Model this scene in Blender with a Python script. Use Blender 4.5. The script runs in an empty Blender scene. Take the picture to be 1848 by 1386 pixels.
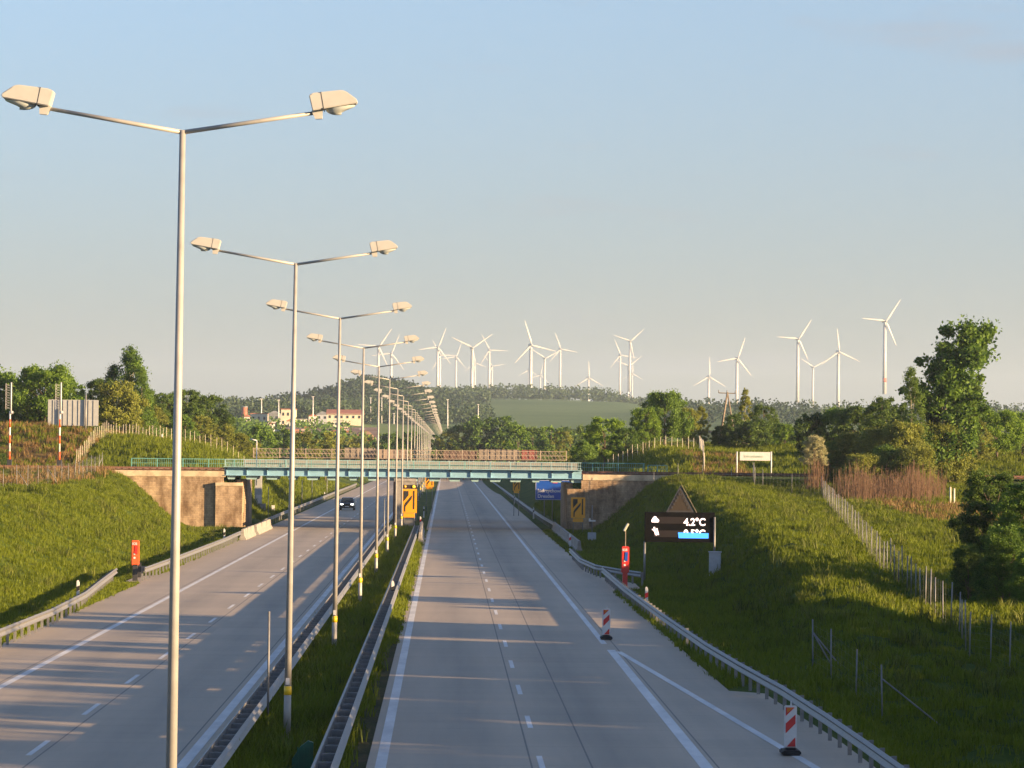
import bpy, math, random
import numpy as np
from math import radians as R, sin, cos, pi
random.seed(7); rng = np.random.default_rng(7)
S = bpy.context.scene; COL = S.collection
# ------------------------------------------------------------------ camera
HC, FPX = 7.35, 6000.0
YAW, PITCH, ROLL = R(1.111), R(1.125), R(0.60)
cam_d = bpy.data.cameras.new('camera'); cam = bpy.data.objects.new('camera', cam_d); COL.objects.link(cam)
cam_d.sensor_width = 36; cam_d.lens = 36*FPX/1848; cam_d.clip_start = 1; cam_d.clip_end = 60000
from mathutils import Matrix, Vector, Euler, noise as mnoise
Fv = Vector((sin(YAW)*cos(PITCH), cos(YAW)*cos(PITCH), sin(PITCH)))
R0 = Vector((cos(YAW), -sin(YAW), 0)); U0 = R0.cross(Fv)
Rv = R0*cos(ROLL) + U0*sin(ROLL); Uv = U0*cos(ROLL) - R0*sin(ROLL)
M = Matrix((( Rv.x, Uv.x, -Fv.x), (Rv.y, Uv.y, -Fv.y), (Rv.z, Uv.z, -Fv.z))).to_4x4()
cam.matrix_world = Matrix.Translation((0, 0, HC)) @ M
S.camera = cam
def ray(px, py): return Fv + Rv*((px-924)/FPX) - Uv*((py-693)/FPX)
def at(px, py, Y):           # world point seen at a photo pixel, at distance Y down the road
    r = ray(px, py); return Vector((0, 0, HC)) + r*(Y/r.y)
def gz(px, py, z=0.0):       # world point seen at a photo pixel, at height z
    r = ray(px, py); return Vector((0, 0, HC)) + r*((z-HC)/r.z)
# ------------------------------------------------------------------ sky and sun
SUN_EL, SUN_AZ = R(9.5), math.atan2(0.914, -0.407)    # azimuth clockwise from +Y
W = bpy.data.worlds.new('World'); S.world = W; W.use_nodes = True
wn = W.node_tree; wn.nodes.clear()
def N(t, typ, **k):
    n = t.nodes.new(typ)
    for a, b in k.items():
        if a == 'inp':
            for i, v in b.items(): n.inputs[i].default_value = v
        else: setattr(n, a, b)
    return n
sky = N(wn, 'ShaderNodeTexSky', sky_type='NISHITA', sun_disc=False, sun_elevation=SUN_EL, sun_rotation=SUN_AZ,
        altitude=100, air_density=1.0, dust_density=0.7, ozone_density=1.6)
bg = N(wn, 'ShaderNodeBackground', inp={1: 0.05}); wo = N(wn, 'ShaderNodeOutputWorld')
tc = N(wn, 'ShaderNodeTexCoord'); mp = N(wn, 'ShaderNodeMapping', inp={3: (9, 9, 60)})
cn = N(wn, 'ShaderNodeTexNoise', inp={2: 1.0, 3: 5.0, 4: 0.55}); cr = N(wn, 'ShaderNodeValToRGB')
cr.color_ramp.elements[0].position = 0.60; cr.color_ramp.elements[1].position = 0.80
cr.color_ramp.elements[0].color = (0, 0, 0, 1); cr.color_ramp.elements[1].color = (.6, .6, .6, 1)
mx = N(wn, 'ShaderNodeMix', data_type='RGBA'); mx.inputs[7].default_value = (2.2, 2.15, 2.4, 1)
L = wn.links.new
L(tc.outputs['Generated'], mp.inputs[0]); L(mp.outputs[0], cn.inputs[0]); L(cn.outputs[0], cr.inputs[0])
L(cr.outputs[0], mx.inputs[0]); 
tint = N(wn, 'ShaderNodeMix', data_type='RGBA', blend_type='MULTIPLY', inp={0: 1.0}); tint.inputs[7].default_value = (.87, .955, 1.24, 1)
sx_ = N(wn, 'ShaderNodeSeparateXYZ'); L(tc.outputs['Generated'], sx_.inputs[0]); er = N(wn, 'ShaderNodeValToRGB'); L(sx_.outputs[2], er.inputs[0])
er.color_ramp.elements[0].position = 0.0; er.color_ramp.elements[0].color = (.46, .50, .70, 1); er.color_ramp.elements[1].position = .14; er.color_ramp.elements[1].color = (1, 1, 1, 1)
t2 = N(wn, 'ShaderNodeMix', data_type='RGBA', blend_type='MULTIPLY', inp={0: 1.0}); L(tint.outputs[2], t2.inputs[6]); L(er.outputs[0], t2.inputs[7])
L(sky.outputs[0], tint.inputs[6]); L(t2.outputs[2], mx.inputs[6]); L(mx.outputs[2], bg.inputs[0]); L(bg.outputs[0], wo.inputs[0])
sd = bpy.data.lights.new('sun', 'SUN'); sun = bpy.data.objects.new('sun', sd); COL.objects.link(sun)
sd.energy = 4.8; sd.angle = R(0.5); sd.color = (1.0, 0.68, 0.36)
sdir = Vector((sin(SUN_AZ)*cos(SUN_EL), cos(SUN_AZ)*cos(SUN_EL), sin(SUN_EL)))
sun.rotation_euler = sdir.to_track_quat('Z', 'Y').to_euler()
S.view_settings.view_transform = 'Standard'; S.view_settings.look = 'None'
S.view_settings.gamma = 1; S.view_settings.exposure = 1.95
S.cycles.max_bounces = 8; S.cycles.transparent_max_bounces = 16; S.cycles.volume_bounces = 1
# ------------------------------------------------------------------ materials
def mat(name, col, rough=.7, metal=0, nscale=0, namt=.25, col2=None, bump=0, bscale=20, coords='Object', stretch=(1, 1, 1), emit=0, spec=.5):
    m = bpy.data.materials.new(name); m.use_nodes = True; t = m.node_tree; b = t.nodes['Principled BSDF']
    b.inputs['Base Color'].default_value = (*col, 1); b.inputs['Roughness'].default_value = rough
    b.inputs['Metallic'].default_value = metal; b.inputs['Specular IOR Level'].default_value = spec
    if emit:
        b.inputs['Emission Color'].default_value = (*col, 1); b.inputs['Emission Strength'].default_value = emit
    if nscale or bump:
        tcn = N(t, 'ShaderNodeTexCoord'); mpn = N(t, 'ShaderNodeMapping', inp={3: stretch}); t.links.new(tcn.outputs[coords], mpn.inputs[0])
    if nscale:
        no = N(t, 'ShaderNodeTexNoise', inp={2: nscale, 3: 6.0, 4: .6}); t.links.new(mpn.outputs[0], no.inputs[0])
        rp = N(t, 'ShaderNodeValToRGB'); rp.color_ramp.elements[0].position = .32; rp.color_ramp.elements[1].position = .68
        c2 = col2 if col2 else tuple(min(1, c*(1+namt)) for c in col); c1 = col if col2 else tuple(c*(1-namt) for c in col)
        rp.color_ramp.elements[0].color = (*c1, 1); rp.color_ramp.elements[1].color = (*c2, 1)
        t.links.new(no.outputs[0], rp.inputs[0]); t.links.new(rp.outputs[0], b.inputs['Base Color'])
    if bump:
        nb = N(t, 'ShaderNodeTexNoise', inp={2: bscale, 3: 4.0}); bp = N(t, 'ShaderNodeBump', inp={0: bump, 1: .05})
        t.links.new(mpn.outputs[0], nb.inputs[0]); t.links.new(nb.outputs[0], bp.inputs['Height']); t.links.new(bp.outputs[0], b.inputs['Normal'])
    return m
def leafmat(name, dark, light, scale=.6, transl=.25, isl=.45):
    m = bpy.data.materials.new(name); m.use_nodes = True; t = m.node_tree; t.nodes.clear()
    g = N(t, 'ShaderNodeNewGeometry'); no = N(t, 'ShaderNodeTexNoise', inp={2: scale, 3: 2.0}); l = t.links.new
    oi = N(t, 'ShaderNodeObjectInfo')
    l(g.outputs['Position'], no.inputs[0])
    a = N(t, 'ShaderNodeMath', operation='MULTIPLY_ADD', inp={1: isl, 2: 0}); l(g.outputs['Random Per Island'], a.inputs[0]); l(no.outputs[0], a.inputs[2])
    a2 = N(t, 'ShaderNodeMath', operation='MULTIPLY_ADD', inp={1: .3}); l(oi.outputs['Random'], a2.inputs[0]); l(a.outputs[0], a2.inputs[2])
    rp = N(t, 'ShaderNodeValToRGB'); rp.color_ramp.elements[0].position = .5; rp.color_ramp.elements[1].position = 1.15 if 0 else 1.0
    rp.color_ramp.elements[0].color = (*dark, 1); rp.color_ramp.elements[1].color = (*light, 1); l(a2.outputs[0], rp.inputs[0])
    d = N(t, 'ShaderNodeBsdfPrincipled', inp={'Roughness': .6, 'Specular IOR Level': .25}); tr = N(t, 'ShaderNodeBsdfTranslucent'); l(rp.outputs[0], d.inputs['Base Color']); l(rp.outputs[0], tr.inputs[0])
    ms = N(t, 'ShaderNodeMixShader', inp={0: transl}); l(d.outputs[0], ms.inputs[1]); l(tr.outputs[0], ms.inputs[2])
    o = N(t, 'ShaderNodeOutputMaterial'); l(ms.outputs[0], o.inputs[0]); return m
MT = {}
MT['galv'] = mat('galvanised_steel', (.21, .21, .21), .5, .35, 6, .12)
MT['galvdark'] = mat('weathered_steel', (.20, .20, .20), .55, .3, 5, .2)
MT['pole'] = mat('pole_grey', (.33, .32, .30), .5, .1, 3, .12)
MT['head'] = mat('lamp_housing', (.46, .45, .42), .45, 0, 5, .06)
MT['bowl'] = mat('lamp_bowl', (.45, .48, .46), .12)
MT['black'] = mat('black_rubber', (.012, .012, .013), .7, 0, 9, .3)
MT['screen'] = mat('display_black', (.0022, .0022, .0026), .6, spec=.1)
MT['dark'] = mat('dark_paint', (.035, .035, .04), .5)
MT['white'] = mat('white_paint', (.62, .61, .60), .45, 0, 6, .08)
MT['tower'] = mat('tower_white', (.52, .51, .50), .4, 0, .05, .05)
MT['red'] = mat('red_paint', (.55, .03, .025), .45, 0, 8, .15)
MT['orange'] = mat('orange_red_paint', (.72, .11, .03), .45, 0, 8, .12)
MT['yellow'] = mat('yellow_band', (.85, .55, .02), .4)
MT['signyellow'] = mat('sign_yellow', (.76, .32, .007), .4, 0, 3, .06)
MT['blue'] = mat('sign_blue', (.01, .07, .36), .35, 0, 3, .08)
MT['signgrey'] = mat('sign_back_grey', (.42, .43, .42), .5, .2, 3, .1)
MT['conc'] = mat('barrier_concrete', (.27, .25, .225), .85, 0, 2.5, .22, bump=.3)
MT['stonetrim'] = mat('coping_stone', (.50, .40, .27), .85, 0, 1.2, .3, bump=.4, bscale=8)
MT['cyan'] = mat('bridge_cyan', (.22, .40, .52), .45, .0, .8, .16, stretch=(1, 1, 4))
MT['cyanlt'] = mat('railing_cyan', (.27, .42, .44), .5, 0, 2, .15)
MT['teal'] = mat('railing_teal', (.12, .33, .31), .5, 0, 2, .15)
MT['beige'] = mat('parapet_beige', (.27, .25, .22), .8, 0, 1, .15)
MT['rust'] = mat('rusty_brown', (.17, .08, .055), .8, 0, 3, .35)
MT['lattice'] = mat('lattice_brown', (.36, .29, .22), .7, 0, 4, .2)
MT['wood'] = mat('weathered_wood', (.19, .155, .115), .85, 0, 4, .3)
MT['bark'] = mat('bark', (.12, .09, .06), .9, 0, 3, .3)
MT['birch'] = mat('birch_bark', (.42, .36, .27), .8, 0, 3, .35)
MT['cane'] = mat('dry_canes', (.105, .05, .028), .8, 0, 1.6, .4, col2=(.22, .135, .07), coords='Object')
MT['green'] = mat('green_plastic', (.012, .10, .055), .5, 0, 4, .15)
MT['cabinet'] = mat('cabinet_grey', (.42, .44, .47), .6, 0, 4, .12)
MT['cream'] = mat('cream_wall', (.62, .55, .42), .8, 0, .5, .1)
MT['wwall'] = mat('white_wall', (.66, .62, .55), .8, 0, .5, .1)
MT['roofred'] = mat('red_roof', (.34, .13, .08), .8, 0, .6, .2)
MT['roofgrey'] = mat('grey_roof', (.20, .21, .23), .7, 0, .6, .2)
MT['pane'] = mat('window_glass', (.03, .035, .045), .15)
MT['carpaint'] = mat('car_dark_paint', (.02, .022, .028), .25, .3)
MT['tyre'] = mat('tyre', (.012, .012, .013), .85)
MT['rim'] = mat('rim', (.3, .3, .32), .35, .8)
MT['led'] = mat('led_white', (1, .80, .80), emit=.55)
MT['ledwhite'] = mat('led_plain', (1, .95, .92), emit=5.0)
MT['ledblue'] = mat('led_blue', (.03, .22, .9), emit=.55)
MT['amber'] = mat('amber_lens', (1.0, .55, .03), .3, emit=.4)
MT['amberoff'] = mat('amber_lens_unlit', (.60, .17, .01), .3)
MT['head_lit'] = mat('headlight_lit', (1, .97, .9), emit=2.5)
MT['browntri'] = mat('triangle_brown', (.022, .014, .007), .7, 0, 14, .3)
MT['solar'] = mat('solar_panel', (.62, .56, .42), .3)
MT['silverglass'] = mat('car_glass', (.02, .03, .04), .08)
MT['paint'] = mat('road_paint', (.66, .65, .62), .6, 0, 1.2, .18, stretch=(1, .3, 1), coords='Object')

def brickmat(name, c1, c2, mortar, scale):
    m = bpy.data.materials.new(name); m.use_nodes = True; t = m.node_tree; b = t.nodes['Principled BSDF']; l = t.links.new
    tcn = N(t, 'ShaderNodeTexCoord'); sp = N(t, 'ShaderNodeSeparateXYZ'); l(tcn.outputs['Object'], sp.inputs[0])
    ad = N(t, 'ShaderNodeMath', operation='ADD'); l(sp.outputs[0], ad.inputs[0]); l(sp.outputs[1], ad.inputs[1])
    cb = N(t, 'ShaderNodeCombineXYZ'); l(ad.outputs[0], cb.inputs[0]); l(sp.outputs[2], cb.inputs[1])
    br = N(t, 'ShaderNodeTexBrick', inp={1: (*c1, 1), 2: (*c2, 1), 3: (*mortar, 1), 4: scale, 5: .018, 8: .6, 9: .32}); l(cb.outputs[0], br.inputs[0])
    mpn = N(t, 'ShaderNodeMapping', inp={3: (1, 1, .45)}); l(tcn.outputs['Object'], mpn.inputs[0])
    no = N(t, 'ShaderNodeTexNoise', inp={2: .9, 3: 6.0, 4: .65}); l(mpn.outputs[0], no.inputs[0])
    rp = N(t, 'ShaderNodeValToRGB'); rp.color_ramp.elements[0].position = .35; rp.color_ramp.elements[1].position = .62
    rp.color_ramp.elements[0].color = (.34, .28, .23, 1); rp.color_ramp.elements[1].color = (1, 1, 1, 1); l(no.outputs[0], rp.inputs[0])
    mx = N(t, 'ShaderNodeMix', data_type='RGBA', blend_type='MULTIPLY', inp={0: 1.0}); l(br.outputs[0], mx.inputs[6]); l(rp.outputs[0], mx.inputs[7]); l(mx.outputs[2], b.inputs['Base Color'])
    bp = N(t, 'ShaderNodeBump', inp={0: .6, 1: .06}); l(br.outputs[1], bp.inputs['Height']); bp.invert = True; l(bp.outputs[0], b.inputs['Normal'])
    b.inputs['Roughness'].default_value = .9; return m
MT['stone'] = brickmat('masonry', (.50, .37, .24), (.38, .28, .18), (.27, .20, .14), 1.9)

def roadmat():
    m = bpy.data.materials.new('concrete_pavement'); m.use_nodes = True; t = m.node_tree; b = t.nodes['Principled BSDF']; l = t.links.new
    g = N(t, 'ShaderNodeNewGeometry'); sp = N(t, 'ShaderNodeSeparateXYZ'); l(g.outputs['Position'], sp.inputs[0])
    def M2(op, a, bb=0.0, c=0.0):
        n = N(t, 'ShaderNodeMath', operation=op)
        for i, v in enumerate((a, bb, c)):
            if isinstance(v, (int, float)): n.inputs[i].default_value = v
            else: l(v, n.inputs[i])
        return n.outputs[0]
    X, Y = sp.outputs[0], sp.outputs[1]
    mpn = N(t, 'ShaderNodeMapping', inp={3: (1.1, .05, 1)}); l(g.outputs['Position'], mpn.inputs[0])
    n1 = N(t, 'ShaderNodeTexNoise', inp={2: .7, 3: 5.0, 4: .6}); l(mpn.outputs[0], n1.inputs[0])
    mp2 = N(t, 'ShaderNodeMapping', inp={3: (.05, .35, 1)}); l(g.outputs['Position'], mp2.inputs[0])
    n2 = N(t, 'ShaderNodeTexNoise', inp={2: .8, 3: 4.0, 4: .6}); l(mp2.outputs[0], n2.inputs[0])
    n3 = N(t, 'ShaderNodeTexNoise', inp={2: 6.0, 3: 6.0, 4: .7}); l(g.outputs['Position'], n3.inputs[0])
    # slab-by-slab tone (5 m slabs)
    sl = M2('FLOOR', M2('DIVIDE', Y, 5.0)); ln = M2('FLOOR', M2('DIVIDE', M2('ADD', X, 1.65), 3.75))
    cb = N(t, 'ShaderNodeCombineXYZ'); l(sl, cb.inputs[0]); l(ln, cb.inputs[1]); wn_ = N(t, 'ShaderNodeTexWhiteNoise', noise_dimensions='2D'); l(cb.outputs[0], wn_.inputs[0])
    # wheel tracks and dark centre band in each lane
    def band(x0, w):
        d = M2('ABSOLUTE', M2('SUBTRACT', X, x0)); return M2('SUBTRACT', 1.0, M2('SMOOTH_MIN', M2('DIVIDE', d, w), 1.0, .3))
    tr = band(4.1, 1.5)
    for x0, w in ((.45, 1.2), (-11.7, 1.5), (-7.9, 1.3)): tr = M2('MAXIMUM', tr, M2('MULTIPLY', band(x0, w), .65))
    v = M2('ADD', M2('MULTIPLY', n1.outputs[0], .38), M2('MULTIPLY', n2.outputs[0], .22))
    v = M2('ADD', v, M2('MULTIPLY', n3.outputs[0], .10)); v = M2('ADD', v, M2('MULTIPLY', wn_.outputs[0], .07))
    v = M2('SUBTRACT', v, M2('MULTIPLY', tr, .19))
    rp = N(t, 'ShaderNodeValToRGB'); e = rp.color_ramp.elements
    e[0].position = .12; e[0].color = (.25, .208, .155, 1); e[1].position = .5; e[1].color = (.47, .38, .272, 1); l(v, rp.inputs[0])
    # joints
    j = 0.0
    for x0 in (2.05, 3.45, 6.4, -6.3, -9.55, -13.7):
        k = M2('LESS_THAN', M2('ABSOLUTE', M2('SUBTRACT', X, x0)), .022); j = M2('MAXIMUM', j, k)
    jy = M2('LESS_THAN', M2('ABSOLUTE', M2('SUBTRACT', M2('FRACT', M2('DIVIDE', Y, 5.0)), .5)), .006); j = M2('MAXIMUM', j, M2('MULTIPLY', jy, .35))
    mx = N(t, 'ShaderNodeMix', data_type='RGBA'); l(M2('MULTIPLY', j, .75), mx.inputs[0]); l(rp.outputs[0], mx.inputs[6]); mx.inputs[7].default_value = (.06, .06, .06, 1)
    l(mx.outputs[2], b.inputs['Base Color']); b.inputs['Roughness'].default_value = .62; b.inputs['Specular IOR Level'].default_value = .45
    bp = N(t, 'ShaderNodeBump', inp={0: .25, 1: .02}); l(n3.outputs[0], bp.inputs['Height']); l(bp.outputs[0], b.inputs['Normal'])
    return m
MT['road'] = roadmat()

def groundmat(name, cols, sc1=.08, sc2=1.3, patch=None):
    m = bpy.data.materials.new(name); m.use_nodes = True; t = m.node_tree; b = t.nodes['Principled BSDF']; l = t.links.new
    g = N(t, 'ShaderNodeNewGeometry'); n1 = N(t, 'ShaderNodeTexNoise', inp={2: sc1, 3: 4.0, 4: .6}); n2 = N(t, 'ShaderNodeTexNoise', inp={2: sc2, 3: 6.0, 4: .7})
    l(g.outputs['Position'], n1.inputs[0]); l(g.outputs['Position'], n2.inputs[0])
    a = N(t, 'ShaderNodeMath', operation='MULTIPLY_ADD', inp={1: .55}); l(n1.outputs[0], a.inputs[0]); q = N(t, 'ShaderNodeMath', operation='MULTIPLY', inp={1: .45}); l(n2.outputs[0], q.inputs[0]); l(q.outputs[0], a.inputs[2])
    rp = N(t, 'ShaderNodeValToRGB'); rp.color_ramp.elements[0].position = .36; rp.color_ramp.elements[1].position = .64
    rp.color_ramp.elements[0].color = (*cols[0], 1); rp.color_ramp.elements[1].color = (*cols[1], 1)
    if len(cols) > 2:
        e = rp.color_ramp.elements.new(.5); e.color = (*cols[2], 1)
    l(a.outputs[0], rp.inputs[0]); l(rp.outputs[0], b.inputs['Base Color']); b.inputs['Roughness'].default_value = .95; b.inputs['Specular IOR Level'].default_value = .1
    bp = N(t, 'ShaderNodeBump', inp={0: .8, 1: .15}); l(n2.outputs[0], bp.inputs['Height']); l(bp.outputs[0], b.inputs['Normal'])
    return m
MT['ground'] = groundmat('grassy_ground', [(.030, .055, .007), (.085, .115, .014), (.055, .085, .010)])
MT['field'] = groundmat('crop_field', [(.085, .14, .05), (.14, .20, .075)], .006, .05)
MT['fieldlt'] = groundmat('pale_field', [(.10, .15, .045), (.15, .20, .065)], .01, .08)
MT['brownfield'] = groundmat('dry_weeds_ground', [(.10, .06, .025), (.22, .10, .045), (.14, .10, .035)], .12, .9)
MT['soil'] = groundmat('dusty_verge', [(.045, .035, .022), (.10, .075, .045), (.06, .065, .025)], .4, 3.0)
MT['ballast'] = groundmat('rusty_ballast', [(.07, .035, .025), (.16, .075, .05)], .5, 6.0)
MT['sand'] = groundmat('sandy_bank', [(.17, .10, .055), (.26, .17, .10)], .03, .3)
MT['grass'] = leafmat('grass_blades', (.046, .074, .004), (.150, .190, .008), .10, .42)
MT['weeds'] = leafmat('weed_leaves', (.040, .065, .008), (.15, .17, .025), .6, .35)
MT['grassdry'] = leafmat('dry_grass', (.09, .065, .020), (.20, .125, .045), .3, .25)
MT['leafA'] = leafmat('leaves_mid', (0.044, 0.098, 0.016), (0.156, 0.260, 0.036), .45, .38)
MT['leafB'] = leafmat('leaves_bright', (0.058, 0.130, 0.016), (0.208, 0.325, 0.034), .5, .38)
MT['leafC'] = leafmat('leaves_olive', (0.085, 0.114, 0.019), (0.260, 0.286, 0.047), .5, .38)
MT['leafD'] = leafmat('leaves_dark', (0.034, 0.070, 0.016), (0.117, 0.189, 0.033), .5, .38)
MT['leafR'] = leafmat('leaves_russet', (0.100, 0.055, 0.025), (0.200, 0.120, 0.050), .5, .38)
MT['leafW'] = leafmat('pale_blossom', (.17, .18, .06), (.46, .44, .25), 1.2)
MT['farleaf'] = leafmat('distant_leaves', (.018, .042, .020), (.062, .100, .044), .02, .25, .30)
# ------------------------------------------------------------------ helpers
class MB:
    def __init__(s): s.v = []; s.f = []
    def add(s, vs, fs):
        o = len(s.v); s.v += [tuple(v) for v in vs]; s.f += [tuple(i+o for i in f) for f in fs]; return s
    def box(s, c, d, rz=0.0, rx=0.0, ry=0.0):
        h = [x/2 for x in d]; m = Euler((rx, ry, rz)).to_matrix(); c = Vector(c)
        vs = [c + m @ Vector((a*h[0], b*h[1], e*h[2])) for a in (-1, 1) for b in (-1, 1) for e in (-1, 1)]
        return s.add(vs, [(0, 1, 3, 2), (4, 6, 7, 5), (0, 4, 5, 1), (2, 3, 7, 6), (0, 2, 6, 4), (1, 5, 7, 3)])
    def tube(s, p0, p1, r0, r1=None, n=8, caps=True):
        p0, p1 = Vector(p0), Vector(p1); r1 = r0 if r1 is None else r1
        d = (p1-p0).normalized(); u = d.orthogonal().normalized(); w = d.cross(u)
        vs = [p0 + (u*cos(2*pi*i/n)+w*sin(2*pi*i/n))*r0 for i in range(n)] + [p1 + (u*cos(2*pi*i/n)+w*sin(2*pi*i/n))*r1 for i in range(n)]
        fs = [(i, (i+1) % n, n+(i+1) % n, n+i) for i in range(n)]
        if caps: fs += [tuple(range(n-1, -1, -1)), tuple(range(n, 2*n))]
        return s.add(vs, fs)
    def prism(s, pts, y0, y1):      # outline in XZ, thickness along Y
        n = len(pts); vs = [(x, y0, z) for x, z in pts] + [(x, y1, z) for x, z in pts]
        return s.add(vs, [tuple(range(n)), tuple(range(2*n-1, n-1, -1))] + [(i, n+i, n+(i+1) % n, (i+1) % n) for i in range(n)])
    def prismx(s, pts, x0, x1):     # outline in YZ, thickness along X
        n = len(pts); vs = [(x0, y, z) for y, z in pts] + [(x1, y, z) for y, z in pts]
        return s.add(vs, [tuple(range(n)), tuple(range(2*n-1, n-1, -1))] + [(i, n+i, n+(i+1) % n, (i+1) % n) for i in range(n)])
    def sweep(s, path, prof):       # profile (side, up) swept along a ground path of 3D points
        n = len(prof); P = [Vector(p) for p in path]; vs = []
        for i, p in enumerate(P):
            d = (P[min(i+1, len(P)-1)] - P[max(i-1, 0)]); d.z = 0; d.normalize(); sd_ = Vector((d.y, -d.x, 0))
            vs += [p + sd_*a + Vector((0, 0, b)) for a, b in prof]
        fs = [(i*n+k, i*n+(k+1) % n, (i+1)*n+(k+1) % n, (i+1)*n+k) for i in range(len(P)-1) for k in range(n)]
        fs += [tuple(range(n)), tuple(range(len(P)*n-1, (len(P)-1)*n-1, -1))]
        return s.add(vs, fs)
    def mesh(s, name, m, off=(0, 0, 0), smooth=False):
        me = bpy.data.meshes.new(name)
        vs = s.v if not any(off) else [(x-off[0], y-off[1], z-off[2]) for x, y, z in s.v]
        me.from_pydata(vs, [], s.f); me.materials.append(m)
        if smooth: me.shade_smooth()
        return me
    def build(s, name, m, parent=None, smooth=False, bevel=0):
        off = tuple(parent['_o']) if parent is not None and '_o' in parent else (0, 0, 0)
        me = s.mesh(name, m, off, smooth)
        import bmesh
        bm = bmesh.new(); bm.from_mesh(me); bmesh.ops.recalc_face_normals(bm, faces=bm.faces)
        if bevel: bmesh.ops.bevel(bm, geom=bm.edges[:], offset=bevel, segments=2, affect='EDGES')
        bm.to_mesh(me); bm.free()
        return link(name, me, parent)
def link(name, data, parent=None):
    o = bpy.data.objects.new(name, data); COL.objects.link(o)
    if parent is not None:
        o.parent = parent
        if '_o' in parent: o['_o'] = tuple(parent['_o'])
    return o
def tag(o, label=None, cat=None, group=None, kind=None):
    if label: o['label'] = label
    if cat: o['category'] = cat
    if group: o['group'] = group
    if kind: o['kind'] = kind
    return o
def thing(name, label, cat, loc=(0, 0, 0), group=None, local=False):
    o = bpy.data.objects.new(name, None); COL.objects.link(o); o.empty_display_size = .2; o.location = loc
    if not local: o['_o'] = tuple(loc)       # parts given in world coordinates
    return tag(o, label, cat, group)
def kids(o): return [c for c in bpy.data.objects if c.parent == o]
def copy_tree(o, parent=None, ch=None):
    ch = ch if ch is not None else {}
    if not ch:
        for c in bpy.data.objects:
            if c.parent: ch.setdefault(c.parent.name, []).append(c)
        ch.setdefault('_', [])
    c = o.copy(); COL.objects.link(c)
    if parent: c.parent = parent
    for k in ch.get(o.name, []): copy_tree(k, c, ch)
    return c
ORD = 'first second third fourth fifth sixth seventh eighth ninth tenth eleventh twelfth thirteenth fourteenth fifteenth sixteenth seventeenth eighteenth nineteenth twentieth'.split()
ORD += ['twenty-'+w for w in ORD[:9]] + ['thirtieth'] + ['thirty-'+w for w in ORD[:9]] + ['fortieth'] + ['forty-'+w for w in ORD[:9]]
def text(body, size, name, m, parent, loc, ext=.004, align='LEFT', sx=1.0, off=0.0):
    c = bpy.data.curves.new(name, 'FONT'); c.body = body; c.size = size; c.extrude = ext; c.align_x = align; c.materials.append(m); c.offset = off
    tmp = bpy.data.objects.new(name+'_outline', c); me = bpy.data.meshes.new_from_object(tmp); bpy.data.objects.remove(tmp)
    po = parent.get('_o', (0, 0, 0)); off = [a-b for a, b in zip(loc, po)]
    for v in me.vertices: x, y, z = v.co; v.co = (x*sx+off[0], -z+off[1], y+off[2])
    me.materials.clear(); me.materials.append(m); return link(name, me, parent)
def interp(x, xs, ys): return float(np.interp(x, xs, ys))
def ss(t): t = np.clip(t, 0, 1); return t*t*(3-2*t)
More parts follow.
